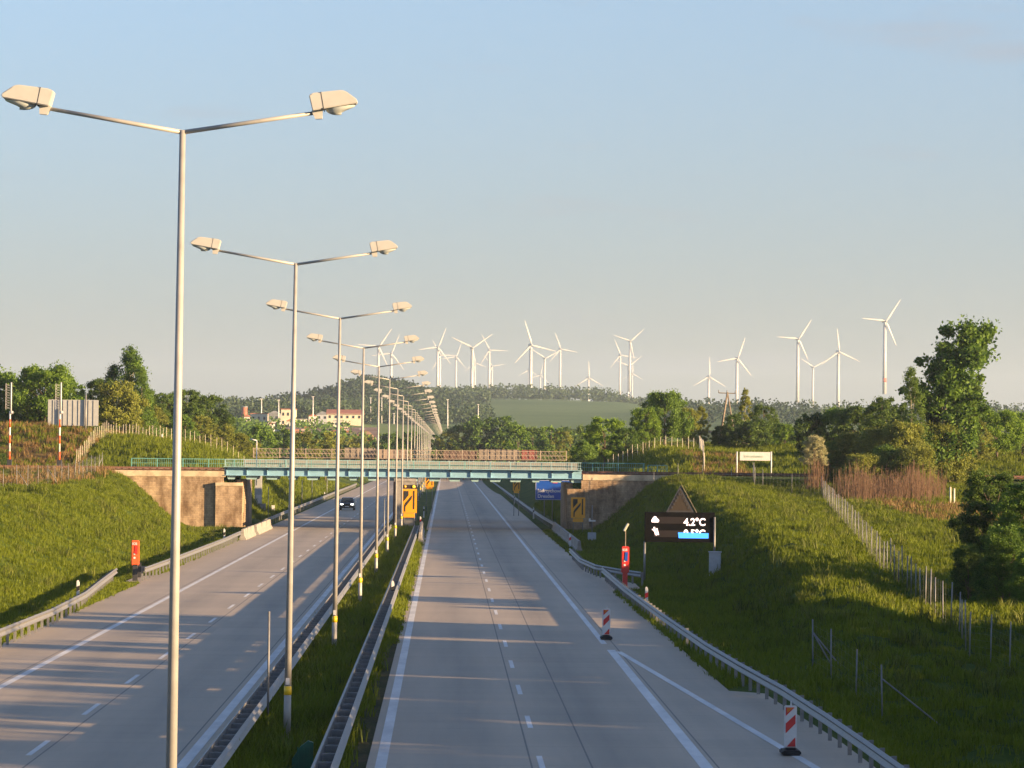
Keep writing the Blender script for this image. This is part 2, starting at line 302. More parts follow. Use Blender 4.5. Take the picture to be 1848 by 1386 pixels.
# ------------------------------------------------------------------ terrain
def nz(X, Y, s, seed=0):       # cheap smooth pseudo-noise for arrays
    return (np.sin(X*s*1.3+seed)*np.cos(Y*s*1.7+seed*2.1) + .5*np.sin(X*s*2.9+Y*s*2.3+seed*1.7) + .3*np.cos(X*s*5.3-Y*s*4.7+seed))/1.8
def TZ(X, Y):
    X = np.asarray(X, float); Y = np.asarray(Y, float); X, Y = np.broadcast_arrays(X, Y)
    # ---- left side
    HL = np.interp(Y, [0, 150, 209, 273, 292, 322, 420, 600, 900], [3.6, 3.7, 3.9, 4.3, 4.9, 5.0, 5.6, 4.0, 3.0])
    toe = np.interp(Y, [0, 255, 290, 303, 304.2, 318, 320], [-17.4, -17.6, -21.5, -23.2, -18.9, -18.9, -17.6])
    wid = np.interp(Y, [0, 255, 290, 303, 304.2, 318, 320, 340], [10, 10.5, 8.5, 6.5, .5, .5, 6, 8])
    hb = np.interp(X, [-70, -40, -35.5, -33, -29, -24, -20], [9.3, 9.0, 8.0, 7.9, 7.4, 5.8, 5.2])
    bY = ss((Y-324)/26)*(1-ss((Y-400)/120))
    HLx = HL*(1-bY) + hb*bY
    zl = ss((toe-X)/wid*.92+.02*0)*HLx
    # ---- right side
    xc = np.interp(Y, [0, 100, 136, 200, 290, 303, 304.2, 318, 320, 420], [13, 13, 16.5, 19.3, 20.5, 20.5, 13.0, 13.0, 20, 21])
    zc = np.interp(Y, [0, 60, 100, 136, 170, 200, 290, 322, 420, 600, 900], [-1.2, -1.1, -.6, 1.4, 2.4, 3.1, 4.9, 5.0, 6.5, 4, 3])
    tr = np.interp(Y, [0, 95, 130, 200, 290, 303, 304.2, 318, 320], [10.3, 10.5, 12.4, 13.2, 12.6, 12.3, 12.4, 12.4, 10.8])
    xf = np.interp(Y, [0, 100, 136, 169, 275, 300], [18, 18, 20, 22.2, 31, 33]); zf = np.interp(Y, [0, 100, 136, 169, 200, 275, 300, 322, 420, 600, 900], [-1, -.8, .66, 1.66, 2.4, 3.6, 4.6, 5.0, 7.0, 4, 3])
    xo = xf+12; zo = np.interp(Y, [0, 100, 130, 150, 200, 260, 310, 324, 350, 420, 520, 700], [-.8, -.5, .4, 1.0, 2.1, 3.1, 5.0, 5.1, 7.0, 8.6, 5, 3])
    xo2 = xo+60; zo2 = zo+np.interp(Y, [0, 200, 300, 325, 420, 600], [0, .4, .4, 0, .5, 0])
    br = ss((Y-324)/22)*(1-ss((Y-430)/110))
    a = ss((X-tr)/np.maximum(xc-tr, .4)); z1 = a*zc
    z2 = zc + (zf-zc)*ss((X-xc)/np.maximum(xf-xc, 1)); z3 = zf+(zo-zf)*ss((X-xf)/12); z4 = zo+(zo2-zo)*ss((X-xo)/60)
    zr = np.where(X < xc, z1, np.where(X < xf, z2, np.where(X < xo, z3, z4)))
    zr = zr + br*np.interp(X, [20, 24, 28, 60], [0, 1.6, 1.2, 0])*(X > 15)
    near = np.where(X < 0, zl, zr)
    amp = np.where(X < 0, ss((toe-X-1)/3), ss((X-tr-1)/3))*np.where((Y > 300) & (Y < 324), 0, 1)
    near = near + amp*(.24*nz(X, Y, .35, 1) + .17*nz(X, Y, .95, 4) + .08*nz(X, Y, 2.3, 9))
    # ---- far hills
    far = np.interp(Y, [0, 500, 900, 1200, 1500, 2000, 2500, 3000, 3600, 6000, 13000], [2, 2, 3, 8, 15.5, 27, 38, 40, 34, 30, 20])
    ridge = np.interp(X, [-900, -400, -150, -90, -40, 0, 60, 130, 175, 260, 900], [-8, -6, -5, 2, 8, 9, 11, 10, 0, -6, -6])*np.exp(-((Y-2950)/500)**2)
    knoll = 13*np.exp(-((X+48)/36)**2-((Y-2200)/170)**2)
    townh = 5*np.exp(-((X+75)/60)**2-((Y-1350)/230)**2)
    far = far + ridge + knoll + townh + .9*nz(X, Y, .006, 2)*ss((Y-1200)/800)
    k = ss((Y-480)/380); z = near*(1-k)+far*k
    cor = (1-ss((np.abs(X+3.5)-14)/6))*(1-ss((Y-1100)/200)); z = np.where(Y > 480, z*(1-cor*k), z)
    return np.where((X > -17.3) & (X < 10.2) & (Y < 1100), -.05, z - .05)
def T(x, y): return float(TZ(x, y))
def grid(xs, ys, name, m, zoff=0.0, keep=None, kind='structure'):
    XX, YY = np.meshgrid(xs, ys); ZZ = TZ(XX, YY)+zoff
    vs = np.stack([XX, YY, ZZ], -1).reshape(-1, 3); nx, ny = len(xs), len(ys)
    i, j = np.meshgrid(np.arange(nx-1), np.arange(ny-1)); a = (j*nx+i).ravel()
    fs = np.stack([a, a+1, a+nx+1, a+nx], 1)
    if keep is not None:
        cx = XX.ravel()[a]; cy = YY.ravel()[a]; fs = fs[keep(cx, cy)]
    me = bpy.data.meshes.new(name); me.from_pydata(vs.tolist(), [], fs.tolist()); me.materials.append(m); me.shade_smooth()
    o = link(name, me); tag(o, kind=kind); return o
def growing(a, b, s0, g):
    r = [a]; s = s0
    while r[-1] < b: r.append(r[-1]+s); s *= g
    return r
xs = [-x for x in growing(60, 5000, 1.5, 1.16)][::-1] + list(np.arange(-59.5, -17, .8)) + list(np.arange(-17.2, 10.3, 2.5)) + list(np.arange(10.4, 60, .7)) + growing(60, 5000, 1.5, 1.16)
xs = sorted(set(round(x, 3) for x in xs+[-18.9, -19.4, 12.4, 13.0]))
ys = list(np.arange(-60, 20, 8)) + list(np.arange(20, 300, 1.6)) + list(np.arange(300, 326, .6)) + list(np.arange(326, 520, 2.5)) + growing(520, 13500, 8, 1.045)
grid(xs, sorted(ys), 'ground', MT['ground'])
# patches of other ground cover, draped just above
def patch(name, x0, x1, y0, y1, st, m, z=.06, f=None): return grid(np.arange(x0, x1+.01, st), np.arange(y0, y1+.01, st*1.5), name, m, z, f)
patch('dry_field', -75, -33, 327, 372, 1.2, MT['brownfield'], .08, lambda x, y: (x < -36.5-(y-327)*.06+1.5*np.sin(y*.3)))
patch('bare_soil', -29.5, -26, 348, 392, .7, MT['brownfield'], .08, lambda x, y: abs(x+27.6+np.sin(y*.2)) < 1.1)
patch('bare_soil', 24.5, 27.5, 322, 350, .8, MT['brownfield'], .08)
patch('crop_field', -30, 260, 1500, 2560, 16, MT['field'], 1.2, lambda x, y: (x < 200-(y-1500)*.02) & (x > -22+(y-1500)*.02))
patch('pale_field', -60, 130, 2560, 2750, 14, MT['fieldlt'], 1.4, lambda x, y: (x > 20-(y-2560)*.1) & (x < 105-(y-2560)*.1))
patch('pale_field', -70, 15, 1250, 1500, 10, MT['fieldlt'], 1.2, lambda x, y: (x > -55+(y-1250)*.1))
# sandy bank by the town
mb = MB()
bank = []
for i in range(22):
    x = -26+i*1.15; h = 2.6*math.exp(-((i-3)/4.5)**2)+1.0+.5*sin(i*1.3)*.4
    if i > 17: h *= (22-i)/5
    bank.append((x, h))
vs = []; n = len(bank)
for x, h in bank:
    b0 = T(x, 950); vs += [(x, 940, b0), (x, 952+sin(x)*2, b0+5+h*.6), (x, 962, b0+5+h), (x, 990, b0)]
fs = [(i*4+k, i*4+4+k, i*4+5+k, i*4+1+k) for i in range(n-1) for k in range(3)]
mb.add(vs, fs); tag(mb.build('sandy_hill', MT['sand'], smooth=True), kind='structure')

# ------------------------------------------------------------------ carriageways
def sheet(name, pts, z, m, kind='structure', parent=None):
    mb = MB(); mb.add([(x, y, z) for x, y in pts], [tuple(range(len(pts)))]); o = mb.build(name, m, parent); 
    if kind and parent is None: tag(o, kind=kind)
    return o
YE = 1080
mb = MB()   # right carriageway: 0.12 m thick slab whose outline widens at the lay-bys
edge = [(8.75, YE), (8.75, 196), (9.3, 190), (10.5, 184), (10.4, 177.5), (8.9, 175), (8.8, 126), (8.75, 102.2), (9.75, 101.2), (10.1, 84), (10.1, -30)]
pts = [(-1.78, -30), (-1.78, YE)] + edge
mb.add([(x, y, .0) for x, y in pts] + [(x, y, -.12) for x, y in pts], [tuple(range(len(pts)))] + [(i, (i+1) % len(pts), len(pts)+(i+1) % len(pts), len(pts)+i) for i in range(len(pts))])
tag(mb.build('road', MT['road']), kind='structure')
mb = MB(); pts = [(-16.3, -30), (-16.3, 178), (-17.3, 180.5), (-17.3, 187), (-16.3, 189.5), (-16.3, YE), (-5.6, YE), (-5.6, -30)]
mb.add([(x, y, .0) for x, y in pts] + [(x, y, -.12) for x, y in pts], [tuple(range(len(pts)))] + [(i, (i+1) % len(pts), len(pts)+(i+1) % len(pts), len(pts)+i) for i in range(len(pts))])
tag(mb.build('road', MT['road']), kind='structure')
def linemark(x, w, y0, y1, z=.004, x1=None):
    x1 = x if x1 is None else x1
    mb = MB(); mb.add([(x-w/2, y0, z), (x+w/2, y0, z), (x1+w/2, y1, z), (x1-w/2, y1, z)], [(0, 1, 2, 3)]); tag(mb.build('road_marking', MT['paint']), kind='structure')
linemark(-1.45, .26, -30, YE); linemark(6.05, .22, 126.2, YE); linemark(6.12, .30, -30, 122.5, .004)
linemark(6.35, .22, 121.5, 128*0+60, .008, 9.6)
linemark(-6.0, .26, -30, YE); linemark(-13.42, .24, -30, YE)
mb = MB()
for k in range(-6, 82):
    y = 75.9+12*k; mb.add([(2.22, y, .004), (2.36, y, .004), (2.36, y+4, .004), (2.22, y+4, .004)], [(0, 1, 2, 3)])
    y += 3; mb.add([(-9.88, y, .004), (-9.74, y, .004), (-9.74, y+4, .004), (-9.88, y+4, .004)], [(0, 1, 2, 3)])
tag(mb.build('road_markings', MT['paint']), kind='structure')
patch('dusty_verge', -2.35, -1.75, 20, 300, .3, MT['soil'], .035)
# ------------------------------------------------------------------ street lamps down the median
def make_lamp():
    t = thing('street_lamp', 'x', 'street lamp', group='double-armed street lamps along the median', local=True)
    m = MB(); m.tube((0, 0, -.3), (0, 0, .0), .15, .15, 12); m.tube((0, 0, 0), (0, 0, 1.35), .096, .09, 12); m.tube((0, 0, 1.35), (0, 0, 11.98), .088, .045, 12)
    m.build('pole', MT['pole'], t, True)
    m = MB(); m.tube((0, 0, 1.12), (0, 0, 1.34), .098, .096, 12); m.build('yellow_band', MT['yellow'], t, True)
    m = MB(); m.prism([(-.05, 1.38), (.05, 1.38), (.05, 1.55), (-.05, 1.55)], -.112, -.10); m.build('number_plate', MT['white'], t)
    for s in (-1, 1):
        m = MB(); m.tube((0, 0, 11.95), (s*(1.95 if s > 0 else 1.99), 0, 12.27), .034, .028, 8); m.build('arm', MT['pole'], t, True)
        th = math.atan2(.33, 1.95); c_, s_ = cos(th), sin(th)
        def P(u, w): return (s*((1.91 if s > 0 else 1.95)+u*(.93 if s > 0 else 1.0)*c_-w*s_), 12.27+u*.93*s_+w*c_)
        prof = [(0, .02), (-.02, .25), (.05, .275), (.50, .255), (.57, .225), (.72, .085), (.71, .03)]
        m = MB(); m.prism([P(*q) for q in prof], -.14, .14); h = m.build('luminaire', MT['head'], t, bevel=.012)
        m = MB(); m.prism([P(-.02, .03), P(.02, -.10), P(.13, -.11), (P(.16, .03))], -.045, .045); m.build('bracket', MT['head'], h)
        m = MB(); m.prism([P(.175, .0), P(.17, .272), P(.18, .272), P(.185, .0)], -.143, .143); m.build('seam', MT['dark'], h)
        m = MB(); vs = []; n, r_ = 12, 5
        for j in range(r_+1):
            a = j/r_*pi/2
            for i in range(n):
                b = 2*pi*i/n; u = .44+.24*cos(a)*cos(b); y = .12*cos(a)*sin(b); w = .02-.085*sin(a)*(1-.35*cos(b)*1.0); q = P(u, w); vs.append((q[0], y, q[1]))
        m.add(vs, [(j*n+i, j*n+(i+1) % n, (j+1)*n+(i+1) % n, (j+1)*n+i) for j in range(r_) for i in range(n)]); m.build('bowl', MT['bowl'], h, True)
    return t
lamp = make_lamp(); chm = {}
for k in range(32):
    o = lamp if k == 0 else copy_tree(lamp)
    y = 48.8+35*k; o.location = (-3.94-(.05 if k == 0 else 0), y, 0); o.rotation_euler = (0, R(.35+random.uniform(-.15, .15)), R(random.uniform(-1, 1)))
    o['label'] = ('tall grey double-armed street lamp nearest the camera, cut off at the bottom' if k == 0 else
                  'grey double-armed street lamp on the median, %s from the camera' % ORD[k])
# ------------------------------------------------------------------ guard rails
WB = [(0, .0), (.03, .03), (.075, .06), (.03, .11), (.0, .155), (.03, .20), (.075, .25), (.03, .28), (0, .31), (-.012, .31), (-.012, 0)]
def guardrail(name, label, path, side=1, spacing=2.0, double=False, group=None, zt=.75, postside=None):
    P = [Vector(p) for p in path]; base = P[0].copy(); t = thing(name, label, 'guardrail', tuple(base), group)
    prof = [(a*side+.10*side, b+zt-.31) for a, b in WB]; m = MB(); m.sweep(P, prof); m.build('beam', MT['galv'], t)
    if double:
        m = MB(); m.sweep(P, [(-a*side-.26*side, b+zt-.31) for a, b in WB]); m.build('beam', MT['galv'], t)
    seg = [(P[i+1]-P[i]).length for i in range(len(P)-1)]; tot = sum(seg); posts = []; d = .5
    while d < tot:
        q = d; i = 0
        while q > seg[i]: q -= seg[i]; i += 1
        c = P[i]+(P[i+1]-P[i])*(q/seg[i]); dr = (P[i+1]-P[i]).normalized(); sv = Vector((dr.y, -dr.x, 0)); posts.append((c, sv, math.atan2(dr.y, dr.x))); d += spacing
    rest = MB()
    for k, (c, sv, an) in enumerate(posts):
        m = MB() if k < 90 else rest
        off = -.08*side
        pc = c + sv*off
        m.box((pc.x, pc.y, c.z+zt/2-.12), (.055, .10, zt+.16), an); bw = .14 if not double else .30
        cc = c + sv*(.02*side if not double else -.08*side); m.box((cc.x, cc.y, c.z+zt-.13), (.09, bw, .16), an)
        if k < 90: m.build('post', MT['galvdark'], t)
    if rest.v: tag(rest.build('post', MT['galvdark'], t), kind='stuff')
    return t
def pxpath(pts, z): return [tuple(Vector(gz(a, b, z))*1 - Vector((0, 0, z))) for a, b in pts]
guardrail('guardrail', 'double-sided steel guardrail along the median beside the right carriageway, below the lamps', [(-2.42, y, 0) for y in [30]+list(range(60, 300, 12))], 1, 2.0, True, 'guardrails beside the carriageways')
guardrail('guardrail', 'steel guardrail with close-set posts along the median beside the left carriageway', [(-5.02, y, 0) for y in [30]+list(range(60, 300, 12))], -1, 1.5, True, 'guardrails beside the carriageways')
gp = pxpath([(1090, 1024), (1130, 1057), (1200, 1107), (1280, 1160), (1340, 1195), (1420, 1238), (1500, 1288), (1570, 1335), (1640, 1384)], .75)
gp += [(11.2, 66, 0), (11.6, 50, 0)]
gp = [(x, y, (0 if i > 0 else -.0)) for i, (x, y, z) in enumerate(gp)]
guardrail('guardrail', 'long steel guardrail curving along the right shoulder past the striped beacons', gp, 1, 2.0, False, 'guardrails beside the carriageways')
gp = pxpath([(1031, 989), (1050, 1007), (1078, 1019), (1118, 1026), (1160, 1032)], .75)
guardrail('guardrail', 'short steel guardrail bending away behind the red emergency column on the right', gp, 1, 2.0, False, 'guardrails beside the carriageways')
gp = [(9.9, 303, 0), (9.7, 330, 0), (9.6, 380, 0), (9.6, 460, 0), (9.6, 560, 0), (9.6, 700, 0)]
guardrail('guardrail', 'steel guardrail on the right shoulder continuing under the bridge', gp, -1, 4.0, False, 'guardrails beside the carriageways')
gp = [(-16.6, 60, 0), (-16.5, 100, 0)]+pxpath([(0, 1133), (90, 1098), (150, 1068), (180, 1045), (207, 1025)], .75)
guardrail('guardrail', 'steel guardrail on the left shoulder ending before the red emergency column', gp, 1, 2.0, False, 'guardrails beside the carriageways')
gp = pxpath([(258, 1024), (320, 1002), (400, 972), (432, 958)], .75)
guardrail('guardrail', 'steel guardrail on the left between the red column and the concrete barriers', gp, 1, 2.0, False, 'guardrails beside the carriageways')
gp = [(-16.6, 303, 0), (-16.7, 340, 0), (-16.7, 400, 0), (-16.8, 500, 0), (-16.8, 620, 0)]
guardrail('guardrail', 'steel guardrail on the left shoulder continuing beyond the bridge', gp, 1, 4.0, False, 'guardrails beside the carriageways')
# green glare screen panel, thin posts
t = thing('glare_screen', 'dark green plastic panel standing in the median at the bottom edge', 'screen panel', (-3.15, 76.5, 0))
m = MB(); m.prism([(-3.46, -.1), (-2.98, -.1), (-2.98, .60), (-3.10, .64), (-3.28, .50), (-3.46, .22)], 76.2, 76.32); m.build('panel', MT['green'], t)
m = MB()
for i in range(3): m.box((-3.33+i*.13, 76.19, .2), (.03, .03, .6))
m.build('rib', MT['green'], t)
def rod(label, p, h, r=.03, m='galvdark', top=None, name='marker_post', group=None):
    t = thing(name, label, 'post', tuple(p), group); q = MB(); q.tube((p[0], p[1], p[2]-.2), (p[0], p[1], p[2]+h), r, r, 6); q.build('shaft', MT[m], t, True)
    q = MB(); q.tube((p[0], p[1], p[2]+h), (p[0], p[1], p[2]+h+.03), r*1.3, r*.6, 6); q.build('cap', MT[m], t); return t
rod('thin dark post in the median between the first and second lamps', (-4.62, 87.5, 0), 3.0, .032, 'galvdark')
rod('thin pale post in the median in front of the bridge pier', (-4.55, 245, 0), 3.6, .04, 'galv')
rod('thin pale post on the grass behind the left guardrail', (-18.1, 226, .1), 3.2, .035, 'white')
p = at(484, 928, 330); rod('thin pale post on the slope just beyond the left abutment', (p.x, p.y, T(p.x, p.y)), 3.4, .04, 'galv')
for i, (a, Y) in enumerate([(563, 420), (545, 400), (590, 470)]):
    p = at(a, 890, Y); rod('thin pale post on the left slope seen under the bridge, %s from the left' % ['third', 'second', 'fourth'][i], (p.x, p.y, T(p.x, p.y)), 3.4, .05, 'galv')
# ------------------------------------------------------------------ delineators
def delineator(label, p, red=False, h=1.15):
    t = thing('delineator_post', label, 'delineator', tuple(p), 'roadside delineator posts')
    m = MB(); x, y, z = p; m.prism([(x-.07, z-.1), (x+.07, z-.1), (x+.07, z+h-.12), (x+.02, z+h), (x-.04, z+h), (x-.07, z+h-.05)], y-.04, y+.04); m.build('body', MT['white'], t, bevel=.01)
    m = MB(); m.prism([(x-.072, z+h-.52), (x+.072, z+h-.46), (x+.072, z+h-.24), (x-.072, z+h-.30)], y-.044, y+.044); m.build('band', MT['red'] if red else MT['black'], t)
D = [(141, 1047, 'white delineator post behind the nearest left guardrail', 0), (405, 954, 'white delineator post at the left guardrail before the concrete barriers', 0),
     (521, 911, 'white delineator post on the left just beyond the bridge', 0), (586, 888, 'small white delineator post far along the left guardrail', 0),
     (709, 1048, 'white delineator post on the median guardrail beside the right carriageway, nearest', 0), (606, 1044, 'red and white delineator post on the median guardrail beside the left carriageway', 1),
     (759, 932, 'white delineator post on the median beside the bridge pier', 1), (765, 914, 'white delineator post on the median just beyond the pier', 0),
     (1167, 1059, 'white and red delineator post behind the right guardrail under the screen', 1), (1029, 963, 'small delineator post behind the concrete barrier on the right', 1),
     (963, 916, 'small delineator post on the right guardrail under the bridge', 0), (928, 893, 'tiny delineator post on the right guardrail near the far yellow sign', 0)]
for a, b, l_, r_ in D:
    p = gz(a, b, 1.15); delineator(l_, (p.x, p.y, 0), r_)
# ------------------------------------------------------------------ striped beacons
def beacon(label, x, y, lit):
    t = thing('striped_beacon', label, 'traffic beacon', (x, y, 0), 'red and white beacons on the right shoulder')
    m = MB(); m.box((x, y, .07), (.46, .78, .12)); m.box((x, y, .15), (.30, .40, .05)); m.build('rubber_foot', MT['black'], t, bevel=.03)
    m = MB(); m.box((x, y, .68), (.31, .06, 1.03)); m.build('board', MT['white'], t, bevel=.02)
    w = .118
    def strip(p, nm='stripe', mm='red'):
        q = MB(); q.prism([(x+a, b) for a, b in p], y-.042, y-.03); return q.build(nm, MT[mm], t)
    strip([(-w, .64-.12), (w, .64+.12), (w, .64+.34), (-w, .64+.12+.0)]); strip([(-w+.03, .20), (w, .20), (w, .42), (w-.03, .40)])
    strip([(-w, .94), (-w, 1.15), (w*.8, 1.15)])
    q = MB(); q.prism([(x-w+.03, 1.02), (x-w+.03, 1.14), (x+w*.5, 1.14)], y-.052, y-.043); q.build('lamp_lens', MT['amberoff'], t)
    q = MB(); q.tube((x+.01, y, 1.18), (x+.01, y, 1.30), .022, .012, 8); q.build('lifting_pin', MT['white'], t)
p = gz(1426, 1362); beacon('red and white striped beacon on a black foot, the larger one near the bottom edge', p.x, p.y, 0)
p = gz(1094, 1154); beacon('red and white striped beacon on a black foot, the smaller one where the lines split', p.x, p.y, 0)
# ------------------------------------------------------------------ jersey barriers
def jersey(label, a, b, group='concrete barriers by the abutments'):
    a, b = Vector(a), Vector(b); t = thing('concrete_barrier', label, 'barrier', tuple(a), group)
    m = MB(); m.sweep([a, b], [(-.30, -.05), (-.30, .08), (-.15, .34), (-.09, .84), (.09, .84), (.15, .34), (.30, .08), (.30, -.05)]); m.build('body', MT['conc'], t, bevel=.01)
    d = (b-a)
    for k in (.33, .66):
        c = a+d*k; q = MB(); q.box((c.x, c.y, .56), (.29, .03, .60), math.atan2(d.y, d.x)-pi/2); q.build('joint', MT['galvdark'], t)
jersey('pale concrete barrier at the left abutment, nearer piece in the sun', (-16.0, 262, 0), (-16.0, 276, 0))
jersey('grey concrete barrier at the left abutment, farther piece in shade', (-15.9, 278, 0), (-15.9, 300, 0))
jersey('concrete barrier beside the right abutment', (9.55, 238, 0), (9.75, 300, 0))
p = gz(752, 972); jersey('short concrete barrier end at the median pier', (-2.0, 258, 0), (-2.15, 297, 0))
# ------------------------------------------------------------------ railway bridge
ZB = 4.60    # underside
t = thing('railway_bridge', 'cyan steel girder railway bridge crossing above both carriageways', 'bridge', (-20, 303, 0))
def girder(y, name='girder'):
    m = MB(); m.box((-3.95, y, 5.08), (32.5, .03, .68)); m.box((-3.95, y, 5.44), (32.5, .36, .04)); m.box((-3.95, y, 4.725), (32.5, .36, .045)); g = m.build(name, MT['cyan'], t)
    q = MB(); x = -20
    while x < 12.2: q.box((x, y-.09, 5.08), (.045, .15, .66)); x += 1.85
    q.build('stiffener', MT['cyan'], g); return g
g1 = girder(303.0); g2 = girder(308.5)
m = MB(); x = -19.6; k = 0
while x < 12:
    w = 1.15 if k % 3 else .85; m.prism([(x-w/2, 4.70), (x-w/2+.14, 4.36), (x+w/2-.14, 4.36), (x+w/2, 4.70)], 303.3, 308.2); x += 1.85; k += 1
m.build('crossbeam', MT['cyanlt'], t)
m = MB(); m.box((-3.95, 305.7, 5.00), (32.2, 5.0, .16)); m.build('deck', MT['dark'], t)
m = MB(); x = -20.0
while x < 12.2: m.box((x, 302.9, 5.30), (.12, .22, .12)); x += 1.85
m.build('bracket', MT['dark'], t)
m = MB(); m.box((-3.95, 302.62, 5.50), (32.6, .75, .05)); m.build('walkway', MT['cyanlt'], t)
m = MB(); x = -20.0
while x < 12.3: m.box((x, 302.35, 5.60), (.035, .03, .22)); x += .28
m.build('toe_board', MT['cyanlt'], t)
def railing(label, x0, x1, y, z0, h, m_, step=.16, group=None, post=1.85):
    t = thing('railing', label, 'railing', (x0, y, z0), group)
    q = MB(); q.box(((x0+x1)/2, y, z0+h), (x1-x0, .06, .06)); q.box(((x0+x1)/2, y, z0+h*.55), (x1-x0, .03, .03)); q.box(((x0+x1)/2, y, z0+.12), (x1-x0, .03, .03)); q.build('handrail', MT[m_], t)
    q = MB(); x = x0+.05
    while x < x1: q.box((x, y, z0+h/2+.04), (.022, .022, h-.12)); x += step
    q.build('balusters', MT[m_], t)
    x = x0
    while x <= x1+.01: q = MB(); q.box((x, y, z0+h/2), (.07, .07, h)); q.build('post', MT[m_], t); x += post
railing('pale cyan railing along the near edge of the railway bridge', -20.1, 12.25, 302.3, 5.52, .66, 'cyanlt', .18, 'bridge railings')
railing('teal railing along the far edge, running over both abutments', -29.5, 18.6, 312.0, 5.22, .92, 'teal', .2, 'bridge railings', 2.4)
railing('short teal railing at the right end of the abutment', 18.8, 20.6, 310.5, 5.2, .8, 'teal', .2, 'bridge railings', .9)
# track
m = MB(); m.box((-10, 309.5, 5.14), (190, 5.4, .1)); tag(m.build('railway_bed', MT['ballast']), kind='structure')
t = thing('railway_track', 'rusty railway track crossing over the bridge and both embankments', 'railway track', (-10, 309, 5.2))
for y in (308.7, 310.2):
    m = MB(); m.box((-10, y, 5.30), (190, .07, .15)); m.build('rail', MT['rust'], t)
m = MB(); x = -100
while x < 80: m.box((x, 309.45, 5.215), (.24, 2.5, .05)); x += .65
m.build('sleepers', MT['wood'], t)
# abutments
t = thing('left_abutment', 'tan masonry bridge abutment with stepped wing wall on the left', 'abutment', (-18.5, 303, 0)); t.name = 'bridge_abutment'
m = MB(); m.prism([(-31.5, 2.5), (-31.5, 4.55), (-20.3, 4.55), (-20.3, 3.55), (-18.55, 3.55), (-18.55, -.3), (-26, -.3)], 303.0, 304.0); m.build('wall', MT['stone'], t)
m = MB(); m.box((-18.85, 311.0, 2.0), (.58, 14.0, 4.6)); m.build('bearing_wall', MT['stone'], t)
m = MB(); m.box((-25.9, 303.3, 4.82), (11.6, .75, .54)); m.build('coping', MT['stonetrim'], t, bevel=.03)
m = MB(); m.box((-19.75, 302.75, 1.75), (2.4, .45, 4.0)); m.build('buttress', MT['stone'], t)
m = MB(); m.box((-19.75, 302.72, 3.9), (2.5, .52, .32)); m.build('buttress_cap', MT['stonetrim'], t, bevel=.03)
t = thing('bridge_abutment', 'tan masonry bridge abutment on the right, half hidden by the grassy slope', 'abutment', (12.4, 303, 0))
m = MB(); m.prism([(10.95, -.3), (10.95, 3.75), (12.3, 3.75), (12.3, 4.6), (22.5, 4.6), (22.5, 3.2), (15, -.3)], 303.0, 304.0); m.build('wall', MT['stone'], t)
m = MB(); m.box((11.25, 311.0, 2.0), (.62, 14.0, 4.6)); m.build('bearing_wall', MT['stone'], t)
m = MB(); m.box((17.6, 303.3, 4.86), (10.4, .75, .52)); m.build('coping', MT['stonetrim'], t, bevel=.03)
m = MB(); m.box((12.0, 302.6, 1.8), (2.0, .75, 4.0)); m.build('buttress', MT['stone'], t)
t = thing('bridge_pier', 'grey concrete wall pier under the bridge on the median', 'bridge pier', (-3.75, 303, 0))
m = MB(); m.box((-3.75, 306.5, 2.1), (1.7, 9.0, 4.5)); m.build('wall', MT['conc'], t, bevel=.04)
m = MB(); m.box((-3.75, 306.5, 4.45), (2.0, 9.2, .28)); m.build('cap', MT['conc'], t, bevel=.03)
m = MB(); m.box((-4.72, 303.0, 2.1), (.22, .9, 4.4)); m.build('shaded_pillar', MT['rust'], t)  # rusty pillar, its dark colour also painting the pier's shaded left side
# ------------------------------------------------------------------ rear bridge with lattice railing and wagons
t = thing('rear_bridge', 'second bridge behind the railway bridge with a pale parapet', 'bridge', (-20, 336, 0)); t.name = 'road_bridge'
m = MB(); m.box((-3.6, 338, 5.45), (33.5, 7.0, .5)); m.build('deck', MT['conc'], t)
m = MB(); m.box((-3.6, 334.4, 5.86), (33.5, .28, .30)); m.build('parapet', MT['beige'], t, bevel=.02)
m = MB(); m.box((-3.75, 338, 2.7), (1.4, 5, 5.4)); m.build('pier', MT['conc'], t)
t = thing('lattice_railing', 'brownish lattice railing standing on the rear bridge', 'railing', (-20, 334.4, 6.2))
m = MB()
for z in (6.30, 7.15, 6.72): m.box((-3.7, 334.4, z), (31.4, .05, .05))
m.build('handrail', MT['lattice'], t)
m = MB(); x = -19.3
while x < 11.6:
    m.tube((x, 334.4, 6.28), (x+.0, 334.4, 7.15), .012, .012, 4); m.tube((x, 334.4, 7.12), (x+.52, 334.38, 6.32), .024, .024, 4); x += .36
m.build('lattice', MT['lattice'], t)
x = -19.4; 
while x < 12.2: m = MB(); m.box((x, 334.4, 6.75), (.09, .09, 1.0)); m.build('post', MT['lattice'], t); x += 2.62
